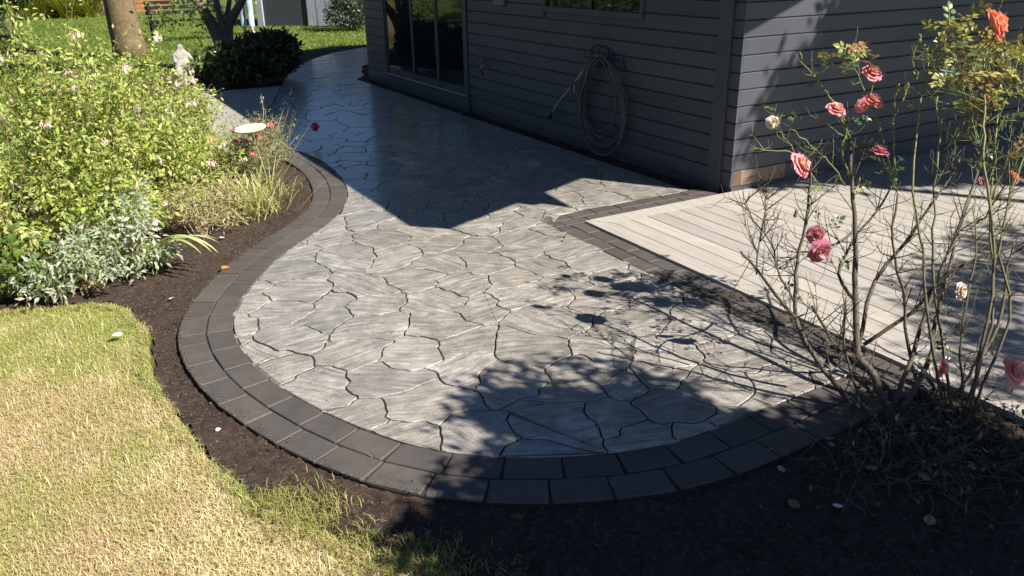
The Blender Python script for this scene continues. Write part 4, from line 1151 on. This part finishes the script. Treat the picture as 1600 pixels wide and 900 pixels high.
# crumbs of soil
pick = soil_pts[(soil_pts[:,1] < 5.6) & (soil_pts[:,0] > -.9)]
pick = pick[rgG.integers(0, len(pick), 22000)]
OV = np.array([(1,0,0),(0,1,0),(-1,0,0),(0,-1,0),(0,0,.8),(0,0,-.8)], float); OF = np.array([(0,1,4),(1,2,4),(2,3,4),(3,0,4),(1,0,5),(2,1,5),(3,2,5),(0,3,5)])
n = len(pick); sz = .0018+.0042*rgG.random(n)**3; sz[rgG.random(n) < .012] *= 2.2
tag(scatter('soil_crumbs', OV, OF, pick+np.c_[rgG.normal(0,.008,(n,2)), .0005+sz*.25], rnd_dirs(n,rgG), rnd_dirs(n,rgG), np.stack([sz*(.7+.6*rgG.random(n)) for _ in range(3)],1), tint(n, rgG, [(.06,.042,.03),(.035,.024,.018),(.10,.07,.05),(.14,.11,.085)]), leaf_mat('crumb',0.,.95,.1), None), kind='stuff')

# soil and grit spilled on the paving
oc_ = offset_curve(dense, sgn*.262); ki = rgG.integers(20, 480, 2600); off_ = np.abs(rgG.normal(0,.022,2600))
sp_ = oc_[ki] + (offset_curve(dense, 0)[ki]-oc_[ki])/.262*off_[:,None]
gr_ = np.c_[.6+3.4*rgG.random(2600), 1.9+5.5*rgG.random(2600)]; gr_ = gr_[in_poly(gr_, PATIO)]
al = np.concatenate([sp_, gr_]); n = len(al); sz = .0010+.0026*rgG.random(n)**3; sz[len(sp_):] *= .75
tag(scatter('spilled_grit', OV, OF, np.c_[al, .001+sz*.5], rnd_dirs(n,rgG), rnd_dirs(n,rgG), np.stack([sz*(.7+.7*rgG.random(n)) for _ in range(3)],1), tint(n, rgG, [(.06,.042,.03),(.10,.075,.055),(.2,.17,.14)]), bpy.data.materials['crumb'], None), kind='stuff')
# small things lying about
def petal(name, label, cat, u, v, s, col, z=.0, group=None, curl=.35):
    p = gp(u, v, z); rg = np.random.default_rng(int(u*7+v)); a = rg.random()*6.28
    V = []; F = []
    for i in range(5):
        for j in range(4):
            tx = (j/3-.5)*2; ty = i/4; wq = .42*math.sin(math.pi*(.12+.8*ty))
            V.append((tx*wq*s, (ty-.5)*s, s*curl*.6*(tx*tx*.35+(ty-.5)**2)+.002))
    for i in range(4):
        for j in range(3): F.append((i*4+j, i*4+j+1, (i+1)*4+j+1, (i+1)*4+j))
    o = mesh_np(name, np.array(V), np.array(F), MAT['petal'], None, True, np.tile(np.array(col), (len(V),1)))
    o.location = tuple(p); o.rotation_euler = (rg.normal(0,.15), rg.normal(0,.15), a)
    return tag(o, label, cat, group)
petal('fallen_petal', 'white petal lying on the dry lawn near the fuchsia', 'petal', 184, 524, .05, (.82,.8,.76), .012)
petal('fallen_petal', 'white petal on the shaded black soil in front of the pavers', 'petal', 1309, 792, .032, (.85,.85,.88), -.004)
petal('fallen_leaf', 'pale green leaf on the shaded soil under the dry twigs', 'leaf', 1444, 747, .045, (.42,.5,.4), -.004)
petal('fallen_leaf', 'small orange leaf on the paver edging near the sword leaves', 'leaf', 352, 419, .05, (.55,.26,.08), .004)
petal('fallen_leaf', 'yellowed leaf on the shaded soil by the lowest rose cane', 'leaf', 1362, 733, .04, (.4,.33,.16), -.004)
petal('fallen_leaf', 'curled tan leaf on the dark soil beside the pavers', 'leaf', 1220, 734, .035, (.45,.38,.26), -.004)
petal('fallen_leaf', 'thin brown leaf on open shaded soil before the pavers', 'leaf', 1240, 788, .04, (.22,.17,.1), -.004)
petal('fallen_leaf', 'rolled straw leaf on the black soil below the twig tangle', 'leaf', 1452, 815, .045, (.36,.3,.2), -.004)
petal('fallen_petal', 'white petal on the sunlit mulch below the silvery plant', 'petal', 268, 467, .035, (.85,.83,.8), -.004)
petal('fallen_petal', 'tiny white petal on the mulch strip beside the dry grass clump', 'petal', 347, 372, .035, (.85,.83,.8), -.004)
petal('fallen_leaf', 'dead leaf on the paver corner by the pale deck border', 'leaf', 1033, 441, .045, (.14,.07,.045), .006)
def pebble(label, u, v, s, col, z=-.01, name='pebble', cat='stone'):
    rg = np.random.default_rng(int(u+v)); mb = MB().lathe([(.02*s,-.5*s),(.7*s,-.38*s),(1.0*s,0),(.75*s,.38*s),(.3*s,.55*s),(.02*s,.58*s)], (0,0,0), 9)
    mb.V = [(x_*(1+.2*rg.normal()), y_*(.8+.2*rg.normal()), z_*(.8+.1*rg.normal())) for x_, y_, z_ in mb.V]
    o = mb.build(name, simple(name+'_surface', col, .8, .2, 40., .4), None, True); o.location = tuple(gp(u, v, z)); return tag(o, label, cat)
pebble('small white pebble on the soil strip between lawn and pavers', 340, 671, .013, (.75,.74,.72), -.006)
pebble('dark clod of earth sunk in the straw coloured lawn', 410, 799, .032, (.05,.04,.03), -.02, 'clod', 'clod')

# ================================================================== trees and garden background
def big_leaf_cloud(name, pos, size, cols, seed, parent, mat='leaf'):
    rg = np.random.default_rng(seed); n = len(pos)
    up = unit(np.array([.1,-.2,.8])+.7*rg.normal(size=(n,3)))
    return tag(scatter(name, LEAF_V, LEAF_F, pos, rnd_dirs(n,rg), up, size*(.6+.7*rg.random(n)), tint(n, rg, cols), MAT[mat], parent), kind='stuff')
def limbs(mb, base, tops, r0, rg, fork=.5):
    base = np.array(base, float); ctr = np.mean(tops, 0); f = base*(1-fork)+ctr*fork; f[:2] = base[:2]*.6+ctr[:2]*.4
    mb.tube(smooth_curve([base, base*.5+f*.5+rg.normal(0,.04,3), f], 4), taper(9, r0*1.15, r0*.75), 9)
    for t in tops: mb.tube(smooth_curve([f-(f-base)*.04, f*.5+np.array(t)*.5+rg.normal(0,.15,3)+np.array([0,0,.1]), t], 4), taper(9, r0*.6, r0*.12), 7)
def lift(S, z):
    """points of the ground shadow raised toward the sun to height z"""
    k = 1/math.tan(SUN_EL); return np.c_[S[:,0]+SUN_AZ[0]*k*z, S[:,1]+SUN_AZ[1]*k*z, z]
def shade_tree(name, label, base, poly, ncl, nleaf, zr, size, cl_r, cols, seed, trunk_r, planeY=None, keep=1.0):
    rg = np.random.default_rng(seed); poly = np.array(poly); lo_, hi_ = poly.min(0), poly.max(0); S = []
    while len(S) < ncl:
        p = lo_+rg.random(2)*(hi_-lo_)
        if in_poly(p[None], poly)[0]: S.append(p)
    S = np.array(S); z = zr[0]+(zr[1]-zr[0])*rg.random(ncl)
    if planeY is None: Cc = lift(S, z)
    else:   # shadow falls on the wall plane y = planeY; S = (x, z on wall)
        k = 1/math.tan(SUN_EL); L_ = (z-S[:,1])*k; Cc = np.c_[S[:,0]+SUN_AZ[0]*L_, planeY+SUN_AZ[1]*L_, z]
    pos = np.repeat(Cc, nleaf, 0)+rg.normal(0, cl_r, (ncl*nleaf,3))
    pos = pos[pos[:,2] > 1.85]
    root = empty(name, base, label, 'tree'); mb = MB(); sel = Cc[rg.permutation(ncl)[:14]]
    limbs(mb, base, sel, trunk_r, rg); mb.build('trunk', MAT['bark'], root, True)
    big_leaf_cloud('crown', pos, size, cols, seed+1, root); return root
TG = [(.07,.11,.025),(.10,.14,.03),(.055,.09,.022)]
S1 = [gp(u,v)[:2] for u,v in ((672,836),(700,800),(775,712),(800,640),(850,612),(960,622),(1060,622),(1150,655),(1230,668),(1330,655),(1450,640),(1600,690))]+[np.array(p) for p in ((3.1,.6),(2.6,-.4),(1.2,.4),(.8,1.4))]
shade_tree('shade_tree', 'small leafy tree beside the deck whose shadow falls on the soil', (2.9,-1.7,-.03), S1, 330, 150, (1.95,2.75), .08, .075, TG, 201, .07)
S1b = [gp(u,v)[:2] for u,v in ((735,600),(850,560),(1000,570),(1080,600),(1000,625),(850,620),(770,690),(735,690))]
shade_tree('shade_tree', 'slender open crowned tree shading the patio edge in dapples', (2.2,-2.3,-.03), S1b, 26, 26, (2.3,2.9), .065, .05, TG, 205, .045)
S2 = [gp(u,v)[:2] for u,v in ((1440,520),(1470,420),(1600,340),(1600,640),(1520,610))]+[np.array((4.6,1.6)), np.array((4.2,.6)), np.array((3.3,.9))]
shade_tree('shade_tree', 'open crowned tree beyond the deck casting broken shade', (6.2,-2.6,-.03), S2, 95, 40, (3.0,4.2), .08, .10, TG, 209, .10)
def wallpt(u, v):
    q = CAM_M.T @ np.array([(u-800)/F_PX, (v-450)/F_PX, 1.0]); t = WY/q[1]; return np.array([q[0]*t, CAM_H+q[2]*t])
S3 = [wallpt(u,v) for u,v in ((1320,-20),(1318,45),(1300,85),(1268,115),(1258,140),(1225,165),(1200,205),(1215,240),(1255,268))]+[np.array(p) for p in ((5.4,-.35),(5.6,-.75),(8.8,-.8),(8.8,2.3),(5.9,2.3))]
shade_tree('shade_tree', 'tall dense tree beyond the deck darkening the siding', (9.4,-3.2,-.03), S3, 560, 190, (3.6,5.6), .13, .12, TG, 213, .17, planeY=WY)

def crown_tree(name, label, base, trunk_r, fork_z, ctr, rad, ncl, nleaf, size, cols, seed, mat='leaf', bark='bark', stems=None):
    rg = np.random.default_rng(seed); root = empty(name, base, label, 'tree'); mb = MB()
    a = rnd_dirs(ncl, rg)*(rg.random((ncl,1))**.4); Cc = np.array(ctr)+a*np.array(rad)
    tops = Cc[:12]; f = np.array([base[0], base[1], fork_z])
    if stems is None:
        prof = smooth_curve([np.array(base), np.array(base)*.5+f*.5+rg.normal(0,.03,3), f], 4)
        mb.tube(prof, [trunk_r*(1.35 if i == 0 else 1.15-.3*i/8) for i in range(len(prof))], 12)
        for t in tops: mb.tube(smooth_curve([f, f*.5+t*.5+rg.normal(0,.2,3), t], 3), taper(7, trunk_r*.55, .02), 7)
    else:
        for st in stems: 
            C = smooth_curve(st[0], 4); mb.tube(C, taper(len(C), st[1], st[2]), 10)
        for k, t in enumerate(tops):
            s0 = np.array(stems[k % len(stems)][0][-1]); mb.tube(smooth_curve([s0, s0*.5+t*.5+rg.normal(0,.15,3), t], 3), taper(7, .035, .01), 6)
    mb.build('trunk', MAT[bark], root, True)
    big_leaf_cloud('crown', np.repeat(Cc, nleaf, 0)+rg.normal(0, .28*min(rad)/2.2, (ncl*nleaf,3)), size, cols, seed+1, root, mat); return root
b1 = gp(206,88); crown_tree('garden_tree', 'thick warm brown tree trunk standing on the far lawn', (b1[0],b1[1],-.05), .27, 2.3, (b1[0]-1.2,b1[1]+1.2,5.2), (2.6,2.6,2.0), 90, 60, .16, [(.07,.12,.025),(.11,.16,.04)], 301, bark='bark_warm')
b2 = gp(352,112); D2 = depth_of(b2)
st = [([b2+np.array([0,0,-.05]), at(347,75,D2), at(332,40,D2), at(308,0,D2), at(296,-40,D2)], .13, .07),
      ([b2+np.array([.1,.05,-.05]), at(357,70,D2+.1), at(357,40,D2+.1), at(372,12,D2+.1), at(392,-22,D2+.1)], .11, .05),
      ([at(352,60,D2), at(345,30,D2), at(338,0,D2), at(336,-40,D2)], .06, .04),
      ([at(357,45,D2+.1), at(356,20,D2+.2), at(362,-20,D2+.3)], .06, .03)]
crown_tree('small_tree', 'dark forked garden tree with several leaning stems beside the shrub', (b2[0],b2[1],-.05), .1, 1.2, (b2[0]-1.2,b2[1]+.2,3.1), (1.2,1.2,.8), 60, 70, .09, [(.07,.12,.025),(.12,.17,.045)], 311, stems=st)
# sprays of leaves on the small tree's low twigs
rgS = np.random.default_rng(313); low = np.concatenate([at(u,v,D2+rgS.normal(0,.3))+rgS.normal(0,.13,(70,3)) for u,v in ((262,22),(285,12),(300,30),(246,34),(330,18),(322,8))])
big_leaf_cloud('low_foliage', low, .085, [(.14,.2,.04),(.2,.26,.06),(.08,.13,.03)], 315, bpy.data.objects['small_tree'])

def leaf_ball(name, label, cat, base, lobes, n, size, cols, seed, mat='leaf_gloss', stem='bark', shell=.55):
    rg = np.random.default_rng(seed); root = empty(name, base, label, cat); mb = MB(); LP = []
    for cx, cy, cz, rx, rz, w_ in lobes:
        m = int(n*w_); a = rnd_dirs(m, rg); rr = (shell+(1-shell)*rg.random((m,1)))*(.82+.3*fbm(a[:,0]*2.5+cx, a[:,1]*2.5+a[:,2]*2, seed)[:,None])
        LP.append(np.array([cx,cy,cz])+a*rr*np.array([rx,rx,rz]))
        for k in range(9):
            q = np.array([cx,cy,cz])+rnd_dirs(1,rg)[0]*np.array([rx,rx,rz])*.75; b_ = np.array(base)+rg.normal(0,.05,3)*np.array([1,1,0])
            mb.tube(smooth_curve([b_, b_*.5+q*.5+rg.normal(0,.05,3), q], 3), taper(7,.016,.004), 5)
    mb.build('stems', MAT[stem], root, True); LP = np.concatenate(LP); LP = LP[LP[:,2] > base[2]+.02]
    big_leaf_cloud('foliage', LP, size, cols, seed+1, root, mat); return root
b3 = gp(410,130)
leaf_ball('rhododendron', 'dark glossy leaved shrub in the house shade beside the path', 'shrub', (b3[0],b3[1],-.02), [(b3[0]+.05,b3[1]+.3,.36,.46,.33,1.),(b3[0]-.35,b3[1]-.05,.34,.34,.32,.6),(b3[0]+.38,b3[1]+.35,.4,.34,.34,.6)], 2600, .12, [(.035,.06,.02),(.05,.075,.025),(.075,.095,.035)], 321)
b4 = gp(318,128)
leaf_ball('hydrangea', 'light green leafy shrub between the stone figure and the forked tree', 'shrub', (b4[0],b4[1],-.02), [(b4[0],b4[1],.22,.24,.22,1.),(b4[0]+.1,b4[1]+.1,.34,.18,.18,.6)], 420, .09, [(.13,.18,.05),(.2,.25,.08)], 325, 'leaf')
b5 = gp(20,62)
leaf_ball('clipped_conifer', 'round dark green conifer on a bare base at the far lawn edge', 'shrub', (b5[0],b5[1],-.03), [(b5[0]-.15,b5[1]+.4,1.35,1.15,.85,1.)], 9000, .09, [(.03,.06,.015),(.05,.09,.02),(.02,.045,.012)], 331)
b6 = gp(112,26); og = empty('ornamental_grass', (b6[0],b6[1],-.03), 'tall yellow green ornamental grass behind the far lawn', 'grass clump')
for k, (dx, dy) in enumerate(((0,0),(-.6,.4),(.55,-.1),(-1.1,.1))):
    tag(blades('grass_leaves', (b6[0]+dx,b6[1]+dy,-.03), 220, 1.3, .42, .03, [(.34,.34,.06),(.42,.38,.09),(.2,.28,.05)], 341+k, og, .16), kind='stuff')
rgH = np.random.default_rng(371); nH = 30000  # leafy screen added out of view to dim sky light and window reflection
hp_ = np.c_[-5.6+.9*rgH.random(nH)**.6, -4+32*rgH.random(nH), 3.0*rgH.random(nH)]
unseen_hedge = empty('unseen_hedge', (-5.4,12,-.03), 'added unseen leafy screen that dims the house wall and window reflection', 'unseen_hedge')
big_leaf_cloud('foliage', hp_, .17, [(.03,.055,.015),(.05,.08,.02),(.065,.1,.03)], 373, unseen_hedge, 'leaf_gloss')
hm = MB()
for k in range(34): hm.tube([(-5.35+.1*rgH.normal(),-3.8+.95*k,-.04),(-5.35+.15*rgH.normal(),-3.8+.95*k,1.2),(-5.35+.2*rgH.normal(),-3.8+.95*k+.2*rgH.normal(),2.6)], [.05,.035,.012], 6)
hm.build('stems', MAT['bark'], unseen_hedge)
# low dark timber beam behind the grass
b7 = gp(150,24); MBm = MB().box((b7[0]-.55,b7[1]-.08,-.04),(b7[0]+.35,b7[1]+.08,.16), .01).build('timber_sleeper', MAT['darkwood']); tag(MBm, 'dark timber sleeper edging a bed by the ornamental grass', 'sleeper')
# rust brown planter wall
pl = empty('brown_planter', tuple(gp(235,17)), 'rust brown raised planter box behind the thick tree trunk', 'planter'); pb = gp(235,17); pm = simple('rust_timber', (.30,.135,.055), .8, .25, 8., .3)
for k in range(5):
    MB().box((pb[0]-1.6,pb[1],-.04+k*.155),(pb[0]+1.0,pb[1]+.05,.105+k*.155), .006).build('plank', pm, pl)
MB().box((pb[0]-1.58,pb[1]+.06,-.03),(pb[0]+.98,pb[1]+1.2,.62)).build('soil_fill', MAT['soil'], pl)
leaf_ball('planter_shrub', 'bright leafy shrub growing in the rust brown planter', 'shrub', (pb[0]-.2,pb[1]+.6,.6), [(pb[0]-.3,pb[1]+.6,1.05,.9,.5,1.)], 1400, .11, [(.13,.2,.04),(.2,.26,.06)], 351, 'leaf')
# dark bench
bb_ = gp(300,62); bench = empty('garden_bench', tuple(bb_), 'dark slatted garden bench with curved arms behind the forked tree', 'bench'); bx, by = bb_[0], bb_[1]; mm = MAT['black']
for k in range(4): MB().box((bx-.85,by+.02+k*.11,.42),(bx+.85,by+.10+k*.11,.45), .004).build('seat_slat', mm, bench)
for k in range(3): MB().box((bx-.85,by+.47+k*.015,.56+k*.11),(bx+.85,by+.50+k*.015,.64+k*.11), .004).build('back_slat', mm, bench)
for sx in (-1, 1):
    for yy in (.04, .44): MB().box((bx+sx*.78-.03,by+yy,-.04),(bx+sx*.78+.03,by+yy+.05,.42 if yy < .2 else .86), .004).build('leg', mm, bench)
    MB().tube(smooth_curve([(bx+sx*.8,by+.46,.66),(bx+sx*.8,by+.25,.70),(bx+sx*.8,by+.02,.66),(bx+sx*.8,by-.03,.56),(bx+sx*.8,by+.05,.45)], 4), .02, 8).build('arm_rest', mm, bench, True)
# pale stone figure
sb = gp(290,130); fig = empty('garden_statue', tuple(sb), 'small pale weathered stone garden figure sitting on a block', 'statue'); sm = simple('weathered_stone', (.34,.32,.29), .9, .3, 14., .8, 60., .2, .01)
MB().box((sb[0]-.13,sb[1]-.11,-.03),(sb[0]+.13,sb[1]+.11,.20), .02).build('plinth', sm, fig)
def skin_mesh(name, verts, edges, radii, mat, parent, sub=2):
    me = bpy.data.meshes.new(name); me.from_pydata([tuple(v) for v in verts], edges, []); o = link(name, me, mat, parent)
    md = o.modifiers.new('skin', 'SKIN'); md.use_smooth_shade = True
    for i, r_ in enumerate(radii): me.skin_vertices[0].data[i].radius = (r_, r_) if not hasattr(r_, '__len__') else r_
    me.skin_vertices[0].data[0].use_root = True
    s_ = o.modifiers.new('sub', 'SUBSURF'); s_.levels = sub; s_.render_levels = sub
    me.materials.clear(); me.materials.append(mat); return o
fx, fy = sb[0], sb[1]
skin_mesh('body', [(fx,fy,.24),(fx,fy,.36),(fx,fy,.44),(fx,fy-.01,.50),(fx,fy-.01,.57),(fx-.08,fy-.08,.25),(fx-.09,fy-.15,.12),(fx+.08,fy-.08,.25),(fx+.10,fy-.16,.14),(fx-.10,fy-.02,.40),(fx-.11,fy-.09,.30),(fx+.10,fy-.02,.40),(fx+.13,fy-.10,.33)],
    [(0,1),(1,2),(2,3),(3,4),(0,5),(5,6),(0,7),(7,8),(2,9),(9,10),(2,11),(11,12)], [.09,.085,.07,.035,.06,.055,.04,.055,.04,.04,.03,.04,.03], sm, fig)

# shed and post in the far shade
sh = gp(450,40); shed = empty('garden_shed', tuple(sh), 'dark shed with pale blue grey boards at the end of the lawn', 'shed'); dk = simple('dark_shed_paint', (.05,.055,.065), .7); lb = simple('pale_board_paint', (.34,.37,.42), .7, .2, 5., .3)
def p2(u, v=40): return gp(u, v)
sdir = unit(gp(560,40)[:2]-gp(400,40)[:2]); o0 = gp(400,40)[:2]; Ltot = np.linalg.norm(gp(560,40)[:2]-o0)
def sbox(t0, t1, z0, z1, off, th, mat, name, parent):
    nrm = np.array([-sdir[1], sdir[0]]); a = o0+sdir*t0+nrm*off; b = o0+sdir*t1+nrm*off; c = b+nrm*th; d_ = a+nrm*th
    return MB().prism([tuple(a), tuple(b), tuple(c), tuple(d_)], 2, z0, z1).build(name, mat, parent)
tt = lambda u: float(np.dot(gp(u,40)[:2]-o0, sdir))
sbox(tt(412), tt(620), -.04, 1.95, .05, 2.0, dk, 'wall', shed)
k = tt(482); w_ = (tt(548)-tt(482))/9
for i in range(9): sbox(k+i*w_+.006, k+(i+1)*w_-.006, .0, 1.9, .0+.006*(i % 2), .03, lb, 'wall_board', shed)
sbox(tt(404), tt(413), -.04, 1.95, -.02, .1, lb, 'corner_post', shed)
a_ = o0+sdir*(tt(400)-.3); MB().prism([tuple(o0+sdir*(tt(404)-.2)+np.array([-sdir[1],sdir[0]])*-.2), tuple(o0+sdir*(tt(620)+.2)+np.array([-sdir[1],sdir[0]])*-.2), tuple(o0+sdir*(tt(620)+.2)+np.array([-sdir[1],sdir[0]])*2.3), tuple(o0+sdir*(tt(404)-.2)+np.array([-sdir[1],sdir[0]])*2.3)], 2, 1.96, 2.04).build('roof', MAT['roof'], shed)
b8 = gp(555,46); leaf_ball('dark_shrub', 'dark twiggy shrub between the pale shed boards and the house', 'shrub', (b8[0],b8[1],-.03), [(b8[0]+.1,b8[1],.9,.75,.9,1.),(b8[0]-.3,b8[1]+.1,.4,.5,.4,.4)], 2200, .09, [(.03,.05,.02),(.05,.07,.03),(.1,.12,.06)], 361)

# person walking away on the far lawn
pp0 = gp(388,52); R2 = CAM_M[0,:2]/np.linalg.norm(CAM_M[0,:2]); FW = CAM_M[2,:2]/np.linalg.norm(CAM_M[2,:2])
def W(r_, f_, z_): return (pp0[0]+R2[0]*r_+FW[0]*f_, pp0[1]+R2[1]*r_+FW[1]*f_, z_-.03)
person = empty('person', (pp0[0],pp0[1],-.03), 'person in light blue jeans and rust red top walking on the far lawn', 'person')
skinm = simple('skin_tone', (.50,.31,.22), .6, .08, 20., .1); jean = simple('light_denim', (.36,.46,.60), .8, .12, 40., .3); redm = simple('rust_red_cloth', (.42,.09,.05), .85, .15, 30., .3); shoe = simple('pale_shoe', (.5,.48,.45), .7); hairm = simple('brown_hair', (.07,.045,.03), .7, .3, 60., .5)
skin_mesh('body', [W(0,0,.95),W(0,0,1.15),W(0,.01,1.38),W(0,.02,1.50),W(0,.03,1.60),W(0,.03,1.72),W(-.10,0,.90),W(-.10,.06,.50),W(-.09,.02,.09),W(-.09,.15,.05),W(.10,0,.90),W(.12,-.02,.50),W(.18,-.22,.12),W(.18,-.10,.05),W(-.19,.01,1.40),W(-.24,-.03,1.12),W(-.23,.05,.88),W(-.23,.07,.78),W(.19,.01,1.40),W(.25,-.02,1.13),W(.27,.02,.90),W(.27,.04,.80)],
    [(0,1),(1,2),(2,3),(3,4),(4,5),(0,6),(6,7),(7,8),(8,9),(0,10),(10,11),(11,12),(12,13),(2,14),(14,15),(15,16),(16,17),(2,18),(18,19),(19,20),(20,21)],
    [.13,.12,.13,.055,.09,.075,.075,.055,.04,.035,.075,.055,.04,.035,.06,.045,.032,.035,.06,.045,.032,.035], skinm, person)
for s_, x_ in ((-1,-.23),(1,.27)):      # fingers
    for k in range(5):
        q0 = W(x_+(.0 if k else -s_*.02), .04+.018*k, .775+(0 if k else .04)); q1 = W(x_+(-s_*.01 if k else -s_*.045), .05+.018*k, .71+(.0 if k in (2,3) else .012)+(.03 if k == 0 else 0)); q2 = W(x_-s_*.02, .055+.017*k, .68+(.0 if k in (2,3) else .015)+(.03 if k == 0 else 0))
        MB().tube([q0,q1,q2], [.0095,.0085,.006], 6).build('finger', skinm, person, True)
skin_mesh('jeans', [W(0,0,.98),W(0,0,1.06),W(-.10,0,.88),W(-.10,.06,.50),W(-.09,.02,.12),W(.10,0,.88),W(.12,-.02,.50),W(.175,-.20,.15)], [(0,1),(0,2),(2,3),(3,4),(0,5),(5,6),(6,7)], [.155,.15,.105,.08,.075,.105,.08,.075], jean, person)
skin_mesh('top', [W(0,0,1.02),W(0,0,1.18),W(0,.01,1.38),W(0,.02,1.47),W(-.19,.01,1.41),W(-.24,-.03,1.12),W(-.235,.05,.92),W(.19,.01,1.41),W(.25,-.02,1.13),W(.268,.02,.93)], [(0,1),(1,2),(2,3),(2,4),(4,5),(5,6),(2,7),(7,8),(8,9)], [.15,.145,.155,.075,.085,.065,.052,.085,.065,.052], redm, person)
for a, b in ((W(-.09,.0,.035),W(-.09,.19,.03)),(W(.18,-.24,.06),W(.18,-.06,.03))): MB().tube([a, tuple((np.array(a)+np.array(b))/2+np.array([0,0,.012])), b], [.042,.048,.03], 10).build('shoe', shoe, person, True)
hd = MB().lathe([(.01,-.115),(.05,-.10),(.072,-.05),(.078,.0),(.074,.05),(.055,.09),(.01,.115)], (0,0,0), 16); ho = hd.build('head', skinm, person, True); ho.location = (W(0,.04,1.66))
hh = MB().lathe([(.075,-.06),(.088,.0),(.084,.055),(.062,.10),(.01,.127)], (0,0,0), 16).build('hair', hairm, person, True); hh.location = W(0,.015,1.665)
fc = np.array(W(0,.115,1.66)); MB().tube([tuple(fc+np.array([0,0,.01])), tuple(np.array(W(0,.137,1.635)))], [.008,.013], 6).build('nose', skinm, person, True)
for s_ in (-1,1):
    MB().lathe([(.001,-.009),(.009,-.004),(.009,.004),(.001,.009)], W(s_*.03,.105,1.672), 8).build('eye', simple('eye_white', (.7,.7,.7), .3), person, True)
    MB().lathe([(.004,-.03),(.012,-.01),(.013,.015),(.004,.03)], W(s_*.078,.035,1.655), 8).build('ear', skinm, person, True)
MB().tube([W(-.025,.108,1.605),W(0,.114,1.602),W(.025,.108,1.605)], .005, 6).build('mouth', simple('lip', (.4,.15,.13), .5), person, True)

# look-alikes share a group
for _n, _g in (('rose_bush', 'rose bushes at the deck corner'), ('fuchsia_bush', 'fuchsia bushes in the left bed'), ('gaura', 'gaura stalks at the path corner'),
               ('fallen_leaf', 'fallen leaves on soil and paving'), ('fallen_petal', 'fallen petals on soil and lawn'), ('shade_tree', 'trees shading the deck and patio')):
    for _o in list(scene.objects):
        if _o.parent is None and _o.name.split('.')[0] == _n: _o['group'] = _g
